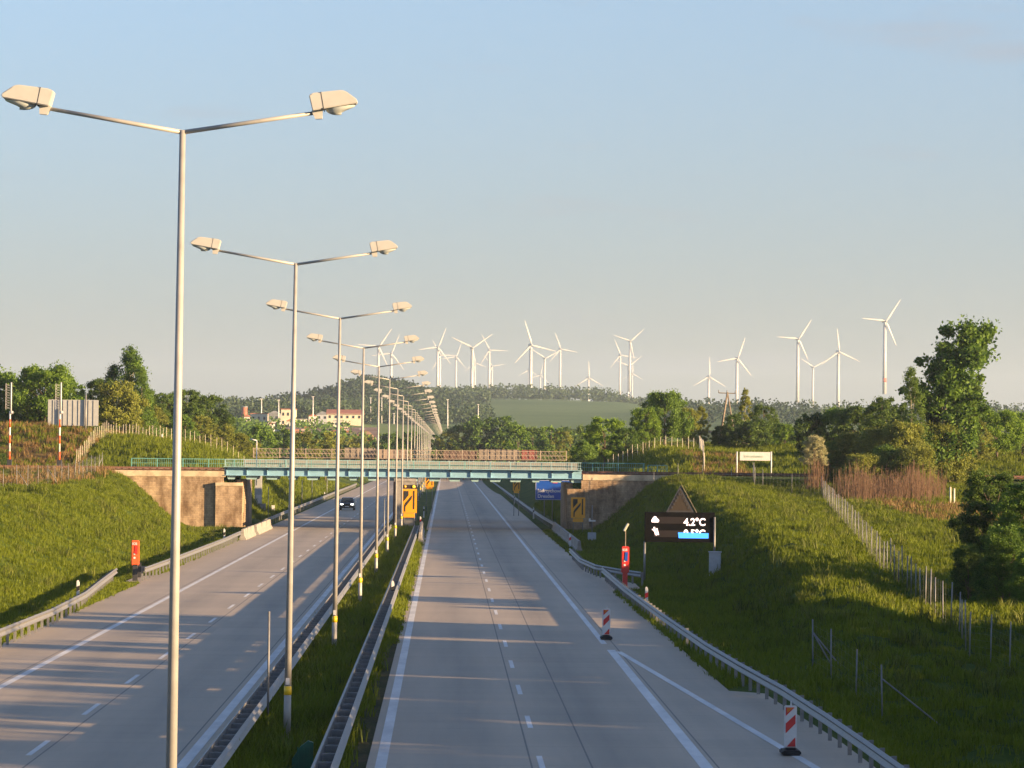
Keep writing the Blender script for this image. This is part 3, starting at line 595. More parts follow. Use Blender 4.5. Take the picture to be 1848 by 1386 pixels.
def wagon(label, px0, px1, pyt, Y, body, extra=None):
    a, b = at(px0, pyt, Y), at(px1, pyt, Y); zt = a.z; z0 = 5.85
    t = thing('freight_wagon', label, 'wagon', ((a.x+b.x)/2, Y, z0), 'wagons standing behind the lattice railing')
    m = MB(); m.box(((a.x+b.x)/2, Y, (z0+.45+zt)/2), (b.x-a.x-.15, 2.6, zt-z0-.45)); m.build('body', body, t, bevel=.03)
    m = MB(); m.box(((a.x+b.x)/2, Y, z0+.42), (b.x-a.x, 2.3, .16)); m.build('chassis', MT['dark'], t)
    m = MB(); n = max(2, int((b.x-a.x)/.6))
    for i in range(n+1): m.box((a.x+.1+(b.x-a.x-.2)*i/n, Y-1.33, (z0+.5+zt)/2), (.07, .06, zt-z0-.5))
    m.build('stakes', body, t)
    for s in (.15, .28, .72, .85):
        m = MB(); c = a.x+(b.x-a.x)*s; m.tube((c, Y-1.1, z0+.2), (c, Y+1.1, z0+.2), .2, .2, 14); m.build('wheel', MT['dark'], t, True)
MT['wgrey'] = mat('wagon_grey', (.20, .17, .14), .8, 0, 2, .25); MT['wbrown'] = mat('wagon_brown', (.12, .075, .06), .8, 0, 2, .3); MT['wpink'] = mat('wagon_pale', (.30, .23, .18), .8, 0, 2, .15); MT['wred'] = mat('wagon_red', (.20, .055, .045), .7, 0, 3, .3)
wagon('rust-brown freight wagon just right of the lamp row', 799, 862, 814, 340, MT['wbrown'])
wagon('grey-brown freight wagon between the rust-brown one and the red one', 863, 938, 811, 340, MT['wgrey'])
wagon('red freight wagon at the right end of the row behind the railing', 940, 969, 812, 340, MT['wred'])
wagon('pale beige freight wagon behind the bunched lamp poles', 681, 736, 811, 340, MT['wpink'])
wagon('dark brown freight wagon left of the pale beige one', 622, 678, 808, 341, MT['wgrey'])
# ------------------------------------------------------------------ yellow road-works signs
def ysign(label, x, y, z0, w, h, leds=True, group='yellow road-works signs'):
    t = thing('roadworks_sign', label, 'road sign', (x, y, 0), group)
    m = MB(); m.box((x, y, z0+h*.58), (w, .05, h*.84)); m.build('panel', MT['signyellow'], t, bevel=.02)
    m = MB(); m.box((x, y+.002, z0+h*.075), (w*.74, .05, h*.15)); m.build('distance_plate', MT['signyellow'], t, bevel=.02)
    X = lambda u: x+(u-.5)*w; Z = lambda v: z0+h*.16+v*h*.84
    def poly(p, nm): q = MB(); q.prism([(X(a), Z(b)) for a, b in p], y-.045, y-.03); return q.build(nm, MT['black'], t)
    poly([(.14, .92), (.46, .92), (.46, .74), (.14, .48)], 'lane_block'); poly([(.18, .06), (.26, .06), (.27, .26), (.66, .60), (.70, .74), (.62, .70), (.24, .40), (.18, .30)], 'arrow'); poly([(.76, .16), (.85, .16), (.85, .93), (.76, .93)], 'lane_line')
    for s in (-.33, .33):
        m = MB(); m.tube((x+s*w, y+.06, 0-.2), (x+s*w, y+.06, z0+h*.9), .035, .035, 8); m.build('post', MT['galvdark'], t, True)
    if leds:
        for s in (-.28, .3):
            m = MB(); m.tube((x+s*w, y-.05, z0+h+.22), (x+s*w, y+.05, z0+h+.22), .13, .13, 14); m.build('warning_lamp', MT['amber'] if s > 0 else MT['signyellow'], t, True)
        m = MB(); m.box((x, y+.05, z0+h+.2), (w*.98, .04, .36)); m.build('lamp_board', MT['browntri'], t)
p0 = at(738, 934, 298); ysign('yellow lane-shift sign with a lamp on top, in front of the median pier', p0.x, 298, p0.z, 1.38, 2.55)
p0 = at(1043, 942, 291); ysign('yellow lane-shift sign in front of the right abutment', p0.x, 291, p0.z, 1.25, 2.15, False)
p0 = at(775, 883, 372); ysign('small yellow lane-shift sign on the median beyond the bridge', p0.x, 372, p0.z, .95, 1.55, False)
p0 = at(932, 890, 368); ysign('small yellow lane-shift sign on the right shoulder beyond the bridge', p0.x, 368, p0.z, .80, 1.55, False)
# blue direction sign
pa = at(966, 902, 330); pb = at(966, 868, 330); x0 = pa.x; z0 = pa.z; z1 = pb.z+.1
t = thing('direction_sign', 'blue motorway direction sign half hidden by the right abutment', 'road sign', (x0+1.8, 330, 0))
m = MB(); m.box((x0+1.85, 330, (z0+z1)/2), (3.7, .06, z1-z0)); m.build('panel', MT['blue'], t, bevel=.015)
m = MB()
for zz in (z0+.035, z1-.035): m.box((x0+1.85, 329.95, zz), (3.62, .02, .025))
m.box((x0+.05, 329.95, (z0+z1)/2), (.03, .02, z1-z0-.08)); m.build('border', MT['white'], t)
text('Jędrzychowice', .47, 'lettering', MT['white'], t, (x0+.22, 329.94, z0+.76), off=.012)
text('Dresden', .47, 'lettering', MT['white'], t, (x0+.22, 329.94, z0+.22), off=.012)
m = MB(); m.box((x0+1.95, 329.94, z1-.13), (.5, .03, .34)); q = m.build('route_badge', MT['red'], t); text('A4', .30, 'lettering', MT['white'], q, (x0+1.76, 329.9, z1-.24))
for s in (.9, 1.7, 2.9): m = MB(); m.tube((x0+s, 330.08, -.1), (x0+s, 330.08, z1-.1), .05, .05, 8); m.build('post', MT['galvdark'], t, True)
# ------------------------------------------------------------------ weather display
Yv = 185; a = at(1163, 978, Yv); b = at(1290, 925, Yv); xl, xr, zb, zt = a.x, b.x, a.z, b.z
t = thing('weather_display', 'black electronic temperature display with a triangular warning sign on top', 'display', ((xl+xr)/2, Yv, 0))
m = MB(); m.box(((xl+xr)/2, Yv, (zb+zt)/2), (xr-xl, .22, zt-zb)); m.build('housing', MT['screen'], t, bevel=.02)
m = MB()
for v0, v1 in ((.62, .84), (.17, .39)):
    m.box((xl+.28*(xr-xl)+.3, Yv-.118, zb+(zt-zb)*(v0+v1)/2), ((xr-xl)*.45, .012, (zt-zb)*(v1-v0)))
m.build('message_field', mat('display_field', (.010, .005, .0035), .5), t)
H = zt-zb; WD = xr-xl
def dx(u): return xl+u*WD
def dz(v): return zb+v*H
yf = Yv-.135
m = MB(); m.prism([(dx(.10), dz(.66)), (dx(.195), dz(.66)), (dx(.205), dz(.71)), (dx(.195), dz(.76)), (dx(.175), dz(.79)), (dx(.165), dz(.84)), (dx(.14), dz(.86)), (dx(.12), dz(.82)), (dx(.11), dz(.78)), (dx(.095), dz(.73))], yf, yf+.015); m.build('cloud_symbol', MT['led'], t)
m = MB()
m.prism([(dx(.15), dz(.24)), (dx(.175), dz(.22)), (dx(.145), dz(.50)), (dx(.125), dz(.50))], yf, yf+.015); m.prism([(dx(.185), dz(.24)), (dx(.205), dz(.24)), (dx(.18), dz(.46)), (dx(.165), dz(.46))], yf, yf+.015)
m.prism([(dx(.10), dz(.43)), (dx(.12), dz(.44)), (dx(.19), dz(.27)), (dx(.17), dz(.27))], yf-.006, yf+.009); m.build('road_symbol', MT['led'], t)
text('4.2°C', .57, 'lettering', MT['led'], t, (dx(.555), yf, dz(.565)), .006, sx=.92, off=.012)
text('0.5°C', .57, 'lettering', MT['led'], t, (dx(.555), yf, dz(.185)), .006, sx=.92, off=.012)
m = MB(); m.prism([(dx(.485), dz(.14)), (dx(.91), dz(.14)), (dx(.91), dz(.31)), (dx(.475), dz(.33))], yf-.02, yf-.012); m.build('light_bar', MT['ledblue'], t)
xt = at(1228, 925, Yv).x; 
m = MB(); m.prism([(xt-.80, zt+.0), (xt+.80, zt+.0), (xt, zt+1.50)], Yv-.06, Yv+.06); m.build('triangle_back', MT['dark'], t)
m = MB(); m.prism([(xt-.62, zt+.10), (xt+.58, zt+.10), (xt-.02, zt+1.24)], Yv-.08, Yv-.065); tri = m.build('triangle_panel', MT['browntri'], t)
m = MB()
for k in range(5):
    for s in (-1, 1): m.box((xt-.02+s*(.06+.10*k+.0), Yv-.09, zt+1.0-.185*k), (.09, .02, .13), ry=s*.45)
m.build('dark_dots', MT['dark'], t)
m = MB(); m.tube((xt+.04, Yv-.1, zt+1.52), (xt+.90, Yv-.1, zt-.02), .018, .018, 6); m.build('edge_trim', MT['wood'], t)
for xp, up in ((xl+.02, .0), (xr-.02, .55)):
    m = MB(); m.tube((xp, Yv-.16 if up else Yv+.05, -.1 if not up else T(xp, Yv)), (xp, Yv-.16 if up else Yv+.05, (zb+H*.02) if not up else zt-.25), .06, .06, 10); m.build('post', MT['galv'], t, True)
cbx = at(1290, 1033, Yv-2); t = thing('control_cabinet', 'grey cabinet on the slope below the display', 'cabinet', (cbx.x, Yv-2, T(cbx.x, Yv-2)))
m = MB(); z_ = at(1290, 997, Yv-2).z; zb_ = T(cbx.x, Yv-2)-.2; m.box((cbx.x, Yv-2, (z_+zb_)/2), (.62, .4, z_-zb_)); m.build('body', MT['cabinet'], t, bevel=.015)
m = MB(); m.box((cbx.x, Yv-2.0, z_+.03), (.70, .5, .05)); m.build('lid', MT['cabinet'], t)
m = MB(); m.box((cbx.x, Yv-2.21, (z_+zb_)/2+.1), (.50, .02, (z_-zb_)*.6)); m.build('door', MT['cabinet'], t)
# emergency columns
def soscol(label, px, pyb, pyt, Y, solar, mm):
    a = at(px, pyb, Y); b = at(px, pyt, Y); x = a.x; z0_, z1_ = a.z, b.z; zg = T(x, Y)
    t = thing('emergency_column', label, 'emergency phone', (x, Y, zg), 'red emergency phone columns')
    m = MB(); m.box((x, Y, (z0_+z1_)/2), (.42, .30, z1_-z0_)); m.build('body', MT[mm], t, bevel=.04)
    h = z1_-z0_
    m = MB(); m.box((x+.05, Y-.16, z0_+h*.62), (.16, .03, h*.34), ry=.05); m.build('handset_recess', MT['red'] if not solar else MT['blue'], t)
    text('SOS', .17, 'lettering', MT['white'], t, (x-.16, Y-.175, z1_-.24), .004, sx=.9, off=.006)
    m = MB(); m.tube((x-.03, Y-.155, z0_+h*.30), (x-.03, Y-.175, z0_+h*.30), .06, .06, 12); m.tube((x-.03, Y-.155, z0_+h*.45), (x-.03, Y-.175, z0_+h*.45), .05, .05, 12); m.build('button', MT['white'], t)
    m = MB(); m.box((x, Y, (zg+z0_)/2-.05), (.26, .22, z0_-zg+.2)); m.build('base', MT['dark'] if not solar else MT['red'], t)
    if solar:
        m = MB(); m.tube((x, Y, z1_), (x, Y, z1_+.85), .03, .03, 8); m.build('mast', MT['wood'], t); m = MB(); m.box((x+.04, Y, z1_+1.02), (.10, .5, .46), ry=.5); m.build('solar_panel', MT['solar'], t, bevel=.01)
soscol('red emergency phone column with a small solar panel, by the right guardrail', 1128, 1034, 986, 178, True, 'red')
soscol('orange-red emergency phone column on the left roadside', 244, 1020, 975, 181, False, 'orange')
p = gz(251, 1042); t = thing('marker_post', 'short dark post beside the left emergency column', 'post', (p.x, p.y, 0)); m = MB(); m.box((p.x, p.y, .4), (.22, .2, .85)); m.build('body', MT['dark'], t, bevel=.03); m = MB(); m.box((p.x+.1, p.y+.6, .45), (.5, .12, .32)); m.build('rail_end', MT['galv'], t)
# small cabinet with mast near right abutment
p = at(1068, 984, 268); t = thing('control_cabinet', 'grey cabinet with a thin mast in front of the right abutment', 'cabinet', (p.x, 268, T(p.x, 268)))
m = MB(); zz = at(1068, 961, 268).z; zg = T(p.x, 268)-.2; m.box((p.x, 268, (zz+zg)/2), (.66, .4, zz-zg)); m.build('body', MT['cabinet'], t, bevel=.02)
m = MB(); m.tube((p.x, 267.9, zz), (p.x, 267.9, zz+2.2), .035, .03, 8); m.build('mast', MT['galv'], t, True)
m = MB(); m.box((p.x, 267.7, zz+.95), (.55, .12, .12)); m.box((p.x-.2, 267.7, zz+1.08), (.14, .14, .14)); m.build('sensor', MT['white'], t)
# column beyond left abutment
p = at(466, 905, 352); zg = T(p.x, 352); t = thing('gantry_column', 'broad grey column on a plinth just beyond the left abutment', 'column', (p.x, 352, zg))
m = MB(); m.box((p.x, 352, zg+1.7), (.75, .5, 3.6)); m.build('shaft', MT['signgrey'], t, bevel=.03); m = MB(); m.box((p.x+.05, 351.9, zg+.15), (1.5, .9, .7)); m.build('plinth', MT['conc'], t, bevel=.03)
m = MB(); m.box((p.x+.05, 351.72, zg+1.0), (.5, .04, .9)); m.build('notice', MT['white'], t)
p = at(493, 903, 360); zg = T(p.x, 360); t = thing('small_sign', 'small white square sign on the slope beyond the left abutment', 'sign', (p.x, 360, zg)); m = MB(); m.box((p.x, 360, zg+.55), (.36, .03, .6)); m.build('panel', MT['white'], t); m = MB(); m.tube((p.x, 360.05, zg-.2), (p.x, 360.05, zg+.7), .03, .03, 6); m.build('post', MT['galv'], t)
# ------------------------------------------------------------------ car
def car(x, y):
    t = thing('car', 'dark car with its headlights on, driving towards the camera on the left carriageway', 'car', (x, y, 0)); f = lambda v: y+v
    def loft(secs, nm, m_, par=t, bev=0):
        q = MB(); vs = []
        for (yy, zb_, zt_, wb, wt) in secs: vs += [(x-wb, f(yy), zb_), (x-wb*1.02, f(yy), (zb_+zt_)/2), (x-wt, f(yy), zt_), (x+wt, f(yy), zt_), (x+wb*1.02, f(yy), (zb_+zt_)/2), (x+wb, f(yy), zb_)]
        n = 6; fs = [(i*n+k, i*n+(k+1) % n, (i+1)*n+(k+1) % n, (i+1)*n+k) for i in range(len(secs)-1) for k in range(n)] + [tuple(range(n)), tuple(range(len(vs)-1, len(vs)-n-1, -1))]
        q.add(vs, fs); return q.build(nm, m_, par, bevel=bev)
    loft([(0, .32, .62, .78, .70), (.12, .26, .78, .84, .76), (.9, .24, .92, .88, .80), (1.35, .24, .98, .89, .80), (3.2, .24, 1.0, .89, .80), (4.1, .28, .98, .86, .76), (4.3, .38, .85, .80, .7)], 'body', MT['carpaint'], bev=.02)
    loft([(1.15, .96, .99, .76, .70), (1.85, .96, 1.43, .77, .60), (2.4, .96, 1.50, .78, .60), (3.3, .96, 1.46, .77, .58), (4.0, .96, 1.02, .72, .6)], 'cabin', MT['carpaint'], bev=.02)
    q = MB(); q.add([(x-.66, f(1.18), 1.02), (x+.66, f(1.18), 1.02), (x+.55, f(1.80), 1.42), (x-.55, f(1.80), 1.42)], [(0, 1, 2, 3)]); ws = q.build('windscreen', MT['silverglass'], t)
    for s in (-1, 1):
        q = MB(); q.box((x+s*.60, f(.06), .70), (.30, .14, .15)); q.build('headlight', MT['head_lit'], t, bevel=.03)
        q = MB(); q.box((x+s*1.0, f(1.4), 1.03), (.22, .10, .15)); q.build('mirror', MT['white'] if s > 0 else MT['carpaint'], t, bevel=.03)  # one mirror painted white to stand for sunlight on it
    q = MB(); q.box((x, f(.0), .62), (.62, .06, .12)); q.build('grille', MT['black'], t); q = MB(); q.box((x, f(-.04), .44), (.5, .02, .11)); q.build('number_plate', MT['white'], t)
    q = MB(); q.box((x, f(.06), .33), (1.3, .1, .12)); q.build('bumper_intake', MT['black'], t)
    for s in (-1, 1):
        for yy in (.78, 3.45):
            q = MB(); q.tube((x+s*.70, f(yy), .31), (x+s*.88, f(yy), .31), .31, .31, 20); w = q.build('wheel', MT['tyre'], t, True); q = MB(); q.tube((x+s*.84, f(yy), .31), (x+s*.892, f(yy), .31), .19, .19, 16); q.build('rim', MT['rim'], w)
p = gz(626, 921); car(p.x, p.y)
# ------------------------------------------------------------------ railway barriers, sign backs, boards on the embankments
def railbarrier(label, px, Y):
    b_ = at(px, 835, Y); x = b_.x; zg = 5.1
    top = at(px, 690, Y).z; mid = at(px, 742, Y).z
    t = thing('crossing_barrier', label, 'level crossing barrier', (x, Y, zg), 'raised level crossing barriers')
    m = MB(); m.box((x, Y, zg+.35), (.42, .5, .9)); m.build('motor_box', MT['dark'], t, bevel=.02)
    m = MB(); m.tube((x, Y, zg+.6), (x, Y, mid), .085, .075, 10); bm_ = m.build('boom', MT['white'], t, True)
    n = 6; h = (mid-zg-.8)/n
    for k in range(0, n, 2): m = MB(); m.tube((x, Y, zg+.8+k*h), (x, Y, zg+.8+(k+1)*h), .092, .088, 10); m.build('red_band', MT['orange'], bm_, True)
    m = MB(); m.tube((x+.08, Y, mid-.3), (x+.08, Y, top), .075, .07, 8); m.build('upper_boom', MT['tower'], t, True)
    m = MB(); m.tube((x-.42, Y, mid+.15), (x-.42, Y, top-.1), .018, .018, 5)
    k = mid+.2
    while k < top-.15: m.tube((x+.05, Y, k), (x-.42, Y, k+.22), .016, .016, 4); m.tube((x+.05, Y, k+.2), (x-.42, Y, k), .012, .012, 4); k += .24
    m.build('skirt', MT['tower'], t)
    m = MB(); m.box((x+.2, Y-.05, mid-.1), (.2, .2, .25)); m.build('lamp', MT['white'], t, bevel=.03)
railbarrier('raised red and white crossing barrier nearest the left edge', 17, 316)
railbarrier('raised red and white crossing barrier in front of the grey sign back', 107, 316)
a = at(86, 768, 352); b = at(178, 722, 352); t = thing('sign_back', 'large grey sign seen from behind among the trees on the left', 'road sign', ((a.x+b.x)/2, 352, T((a.x+b.x)/2, 352)))
m = MB(); m.box(((a.x+b.x)/2, 352, (a.z+b.z)/2), (b.x-a.x, .06, b.z-a.z)); m.build('panel', MT['signgrey'], t, bevel=.02)
m = MB(); 
for k in range(1, 10): m.box((a.x+(b.x-a.x)*k/10, 351.94, (a.z+b.z)/2), (.03, .05, b.z-a.z-.1))
m.build('seams', MT['galvdark'], t)
for px in (155, 108):
    q = at(px, 712, 351.8); m = MB(); m.tube((q.x, 351.8, T(q.x, 352)-.3), (q.x, 351.8, q.z if px == 155 else b.z), .10, .09, 8); m.build('post', MT['galv'], t, True)
# station-like white board right
a = at(1336, 831, 316); b = at(1390, 816, 316); t = thing('name_board', 'long white board on two white posts beside the railway on the right', 'sign board', ((a.x+b.x)/2, 316, 5.1))
m = MB(); m.box(((a.x+b.x)/2, 316, (a.z+b.z)/2), (b.x-a.x+.1, .06, b.z-a.z)); m.build('panel', MT['white'], t, bevel=.015)
text('Jędrzychowice', .36, 'lettering', mat('faded_green_lettering', (.42, .55, .42), .6), t, (a.x+.35, 315.955, (a.z+b.z)/2-.12), sx=.85)
for px in (1330, 1392):
    q = at(px, 815, 316); m = MB(); m.tube((q.x, 316, 5.0), (q.x, 316, q.z), .07, .065, 8); m.build('post', MT['white'], t, True)
# white pole with lamp above the rear bridge
p = at(463, 832, 330); pt = at(463, 795, 330); t = thing('signal_lamp', 'small white lamp post with a drooping head left of the lattice railing', 'lamp post', (p.x, 330, 5.5)); m = MB(); m.tube((p.x, 330, 3.5), (p.x, 330, pt.z), .06, .05, 8); m.build('pole', MT['white'], t, True)
m = MB(); m.tube((p.x, 330, pt.z), (p.x-.62, 330, pt.z+.14), .05, .07, 8); m.build('lamp_head', MT['white'], t, True)
# overhead line pole (A shaped)
Ya = 400; L1, L2, T1 = at(1296, 797, Ya), at(1328, 788, Ya), at(1313, 708, Ya)
t = thing('power_pole', 'wooden A-shaped power pole with insulators behind the right embankment', 'power pole', (L1.x, Ya, L1.z))
for P_, r_ in ((L1, .15), (L2, .11)): m = MB(); m.tube((P_.x, Ya, P_.z-1), (T1.x, Ya, T1.z), r_, r_*.75, 8); m.build('leg', MT['wood'], t, True)
c1, c2 = at(1297, 709, Ya), at(1327, 710, Ya); m = MB(); m.tube(c1, c2, .06, .06, 6); m.build('crossarm', MT['wood'], t)
for c in (c1, (c1+c2)/2, c2): m = MB(); m.tube(c, c+Vector((0, 0, .35)), .07, .05, 8); m.build('insulator', MT['galv'], t, True)
for i, (px, py, Y, h, l_) in enumerate([(1715, 903, 262, 1.5, 'left of two pale stakes right of the dry canes'), (1722, 903, 262, 1.5, 'right of two pale stakes right of the dry canes'), (1715, 840, 330, .9, 'short white stake on the bright grass above the dark tree'), (292, 806, 378, 1.0, 'small white marker on the green mound')]):
    p = at(px, py, Y); rod(l_, (p.x, Y, T(p.x, Y)), h, .07, 'solar' if i < 2 else 'white', name='wooden_stake')
# ------------------------------------------------------------------ fences
def fence(label, path, spacing=2.4, h=1.7, braces=(), wires=True, post='galv'):
    P = [Vector((x, y, 0)) for x, y in path]; t = thing('wire_fence', label, 'fence', (P[0].x, P[0].y, T(P[0].x, P[0].y)), 'wire mesh fences')
    pos = []; 
    for i in range(len(P)-1):
        sp_ = spacing if (spacing < 5 or P[i+1].y > 160) else 2.4; n = max(1, round((P[i+1]-P[i]).length/sp_))
        for k in range(n): pos.append(P[i].lerp(P[i+1], k/n))
    pos.append(P[-1])
    for p in pos: p.z = T(p.x, p.y)
    for k, p in enumerate(pos):
        m = MB(); m.tube(p-Vector((0, 0, .2)), p+Vector((random.uniform(-.05, .05), random.uniform(-.04, .04), h+random.uniform(-.08, .04))), .024, .024, 6); m.build('post', MT[post], t, True)
    for k, dx_ in braces:
        m = MB(); p = pos[k]; m.tube(p+Vector((0, 0, h*.75)), p+Vector((dx_, -.2, -.1)), .025, .025, 6); m.build('brace', MT[post], t, True)
    if wires:
        m = MB()
        for a_, b_ in zip(pos, pos[1:]):
            for z in np.arange(.05, h-.02, .24):
                u = a_+Vector((0, 0, z)); v = b_+Vector((0, 0, z)); r = .0014; m.add([u+Vector((0, 0, -r)), v+Vector((0, 0, -r)), v+Vector((0, 0, r)), u+Vector((0, 0, r))], [(0, 1, 2, 3)])
            n = max(2, int((b_-a_).length/.7))
            for k in range(1, n):
                c = a_.lerp(b_, k/n); m.add([c+Vector((-.0013, -.0013, .03)), c+Vector((.0013, .0013, .03)), c+Vector((.0013, .0013, h-.05)), c+Vector((-.0013, -.0013, h-.05))], [(0, 1, 2, 3)])
        m.build('wire_mesh', MT['galvdark'], t)
def X_(px, Y): return at(px, 850, Y).x
fence('wire fence climbing the lit right slope from the gate up to the railway', [(X_(1359, 299), 299), (X_(1362, 284), 284), (X_(1377, 284), 284), (X_(1484, 272), 272), (X_(1510, 232), 232), (X_(1583, 169), 169), (X_(1690, 136), 136), (X_(1733, 128), 128), (X_(1752, 120), 120), (X_(1790, 117), 117), (X_(1860, 113), 113)], 5.6, 1.75)
fence('short wire fence with diagonal braces behind the near right guardrail', [(X_(1470, 113), 113), (X_(1503, 109), 109), (X_(1548, 104), 104), (X_(1596, 99), 99)], 4, 1.65, [(0, .75), (0, 1.1), (3, 1.7)], post='galvdark')
fence('wire fence in front of the railway on the left', [(X_(-20, 238), 238), (X_(31, 245), 245), (X_(87, 256), 256), (X_(135, 272), 272), (X_(185, 298), 298)], 3.9, 1.7, [(2, 1.0), (5, .9), (-1, -.6)])
fence('wire fence running up over the green mound behind the left railway', [(X_(138, 328), 328), (X_(170, 342), 342), (X_(203, 354), 354), (X_(250, 364), 364), (X_(300, 374), 374), (X_(350, 382), 382), (X_(400, 388), 388), (X_(450, 394), 394)], 1.35, 1.7, post='solar')
fence('wire fence along the green mound right of the bridge', [(X_(1080, 366), 366), (X_(1150, 372), 372), (X_(1262, 378), 378), (X_(1268, 350), 350), (X_(1271, 326), 326)], .9, 1.7, post='solar')
fence('thin wire fence at the edge of the railway right of the abutment', [(X_(1180, 299.5), 299.5), (X_(1268, 299.5), 299.5), (X_(1320, 299.5), 299.5)], 2.7, 1.3, wires=False)
# ------------------------------------------------------------------ trees
def leaves_mesh(name, cents, rads, nleaf, size, m, droop=0.0):
    cents = np.array(cents); rads = np.array(rads); w = rads**2; w = w/w.sum(); idx = rng.choice(len(cents), nleaf, p=w)
    d = rng.normal(size=(nleaf, 3)); d /= np.linalg.norm(d, axis=1)[:, None]; r = rng.random(nleaf)**.5*np.where(rng.random(nleaf) < .22, 1.75, 1.0)
    P = cents[idx]+d*(r*rads[idx])[:, None]*np.array([1, 1, .8]); P[:, 2] -= droop*rng.random(nleaf)*rads[idx]
    a = rng.normal(size=(nleaf, 3)); a /= np.linalg.norm(a, axis=1)[:, None]; b = rng.normal(size=(nleaf, 3)); b -= a*(a*b).sum(1)[:, None]; b /= np.linalg.norm(b, axis=1)[:, None]
    s = size*(.6+.8*rng.random(nleaf))[:, None]
    V = np.stack([P-a*s*.5, P+b*s*.32, P+a*s*.6, P-b*s*.32], 1).reshape(-1, 3)
    me = bpy.data.meshes.new(name); me.vertices.add(len(V)); me.vertices.foreach_set('co', V.ravel().astype(np.float32))
    F = np.arange(nleaf*4, dtype=np.int32); me.loops.add(nleaf*4); me.loops.foreach_set('vertex_index', F); me.polygons.add(nleaf)
    me.polygons.foreach_set('loop_start', np.arange(nleaf, dtype=np.int32)*4); me.polygons.foreach_set('loop_total', np.full(nleaf, 4, np.int32)); me.update(calc_edges=True); me.materials.append(m); return me
def crown_pts(shape, n, asp=1.0):
    """unit crown: height 1 (0 = ground), half width .5"""
    c = []; r = []
    for _ in range(n):
        u = random.random(); th = random.random()*2*pi
        if shape == 'round': zc_ = .22+.70*u; half = .5*math.sin(pi*min(1, max(.08, (zc_-.02)/1.0)))**.6
        elif shape == 'birch': zc_ = .12+.86*u**1.15; half = .5*(1-u)**.8+.035
        elif shape == 'bush': zc_ = .06+.80*u; half = .5*math.sqrt(max(0, 1-(u*.92)**2))
        elif shape == 'poplar': zc_ = .12+.85*u; half = .5*math.sin(pi*(.12+.85*u))**.8
        elif shape == 'wind': zc_ = .15+.82*u; half = .40*math.sin(pi*(.32+.56*u))**.7
        elif shape == 'loose': zc_ = .08+.90*u**1.3; half = .5*(1-u)**.75+.04
        rr = half*(.55+.45*random.random())*(.82+.36*random.random())
        if shape in ('wind', 'loose'): rr = half*math.sqrt(random.random())*1.1
        x, y = rr*cos(th), rr*sin(th)
        if shape == 'wind': x += .42*(u-.45)
        c.append((x, y, zc_*asp)); r.append(random.choice([.035, .05, .07, .10])*random.uniform(.8, 1.15)*(1.0 if shape != 'birch' else .7))
    return c, r
PROTO = {}
def proto(shape, leaf, detail, trunk='bark', droop=0, asp=1.0):
    key = (shape, leaf, detail, trunk, asp)
    if key not in PROTO:
        v = []
        for k in range(3 if detail > 0 else 2):
            nc = {3: 170, 2: 110, 1.5: 150, 1: 60, 0: 26}[detail]; nl = {3: 36000, 2: 18000, 1.5: 9000, 1: 6000, 0: 1500}[detail]; ls = {3: .026, 2: .034, 1.5: .03, 1: .052, 0: .085}[detail]
            c, r = crown_pts(shape, int(nc*max(1, asp**.8)), asp); nl = int(nl*max(1, asp**.8))
            me = leaves_mesh('crown', c, r, nl, ls, MT[leaf], droop)
            tb = MB(); tb.tube((0, 0, -.05), (0, 0, .35*asp), .022, .015, 7); top = .85 if shape != 'bush' else .5
            lean = .12 if shape == 'wind' else 0
            tb.tube((0, 0, .35*asp), (lean, 0, top*asp), .015, .004, 6)
            for _ in range(14 if detail > 1 else 6):
                q = random.choice(c); z0_ = max(.1, q[2]-random.uniform(.15, .3)*asp); tb.tube((lean*max(0, z0_/asp-.35)*1.6, 0, z0_*.9), q, .007, .002, 5)
            if shape == 'bush':
                for _ in range(5): tb.tube((random.uniform(-.1, .1), random.uniform(-.1, .1), -.03), (random.uniform(-.25, .25), random.uniform(-.25, .25), .5), .01, .004, 5)
            v.append((me, tb.mesh('trunk', MT[trunk], smooth=True)))
        PROTO[key] = v
    return random.choice(PROTO[key])
TREES = []
def tree(px, pytop, Y, wpx, shape='round', leaf='leafA', detail=2, desc='green tree', grp='trees', trunk='bark', name='tree', droop=0, rot=None, zb=None, cat='tree'):
    p = at(px, pytop, Y)
    if 'valley' in grp and -19 < p.x < 12: Y = 790; p = at(px, pytop, Y)
    w = wpx*Y/FPX; zb = T(p.x, Y) if zb is None else zb; h = max(p.z-zb, .8)
    asp = min(3.0, max(.75, round(h/w*2)/2)); cm, tm = proto(shape, leaf, detail, trunk, droop, asp)
    t = thing(name, 'x', cat, (p.x, Y, zb), grp, local=True); t.rotation_euler = (0, 0, random.uniform(-pi, pi) if rot is None else rot); t.scale = (w*1.05, w*1.05, h*1.03/asp)
    link('crown', cm, t); link('trunk', tm, t); TREES.append((grp, px, t, desc)); return t
GL = 'trees behind the railway on the left'
for a in [(-22, 652, 382, 120, 'round', 'leafA'), (82, 658, 376, 118, 'round', 'leafB', 3), (40, 690, 380, 70, 'round', 'leafA'), (128, 688, 381, 62, 'round', 'leafA'),
          (190, 682, 385, 72, 'round', 'leafD'), (262, 700, 392, 60, 'round', 'leafD'), (300, 706, 402, 58, 'round', 'leafD'), (338, 702, 425, 66, 'round', 'leafD'), (375, 712, 440, 70, 'round', 'leafD')]:
    tree(*a[:6], detail=(a[6] if len(a) > 6 else 2), desc='broad green tree', grp=GL)
tree(236, 628, 386, 100, 'loose', 'leafA', 1.5, 'tall loose birch with thin top', GL, 'birch')
tree(206, 664, 387, 80, 'loose', 'leafD', 1.5, 'dark loose birch', GL, 'birch'); tree(256, 668, 384, 64, 'loose', 'leafA', 1.5, 'small loose birch', GL, 'birch')
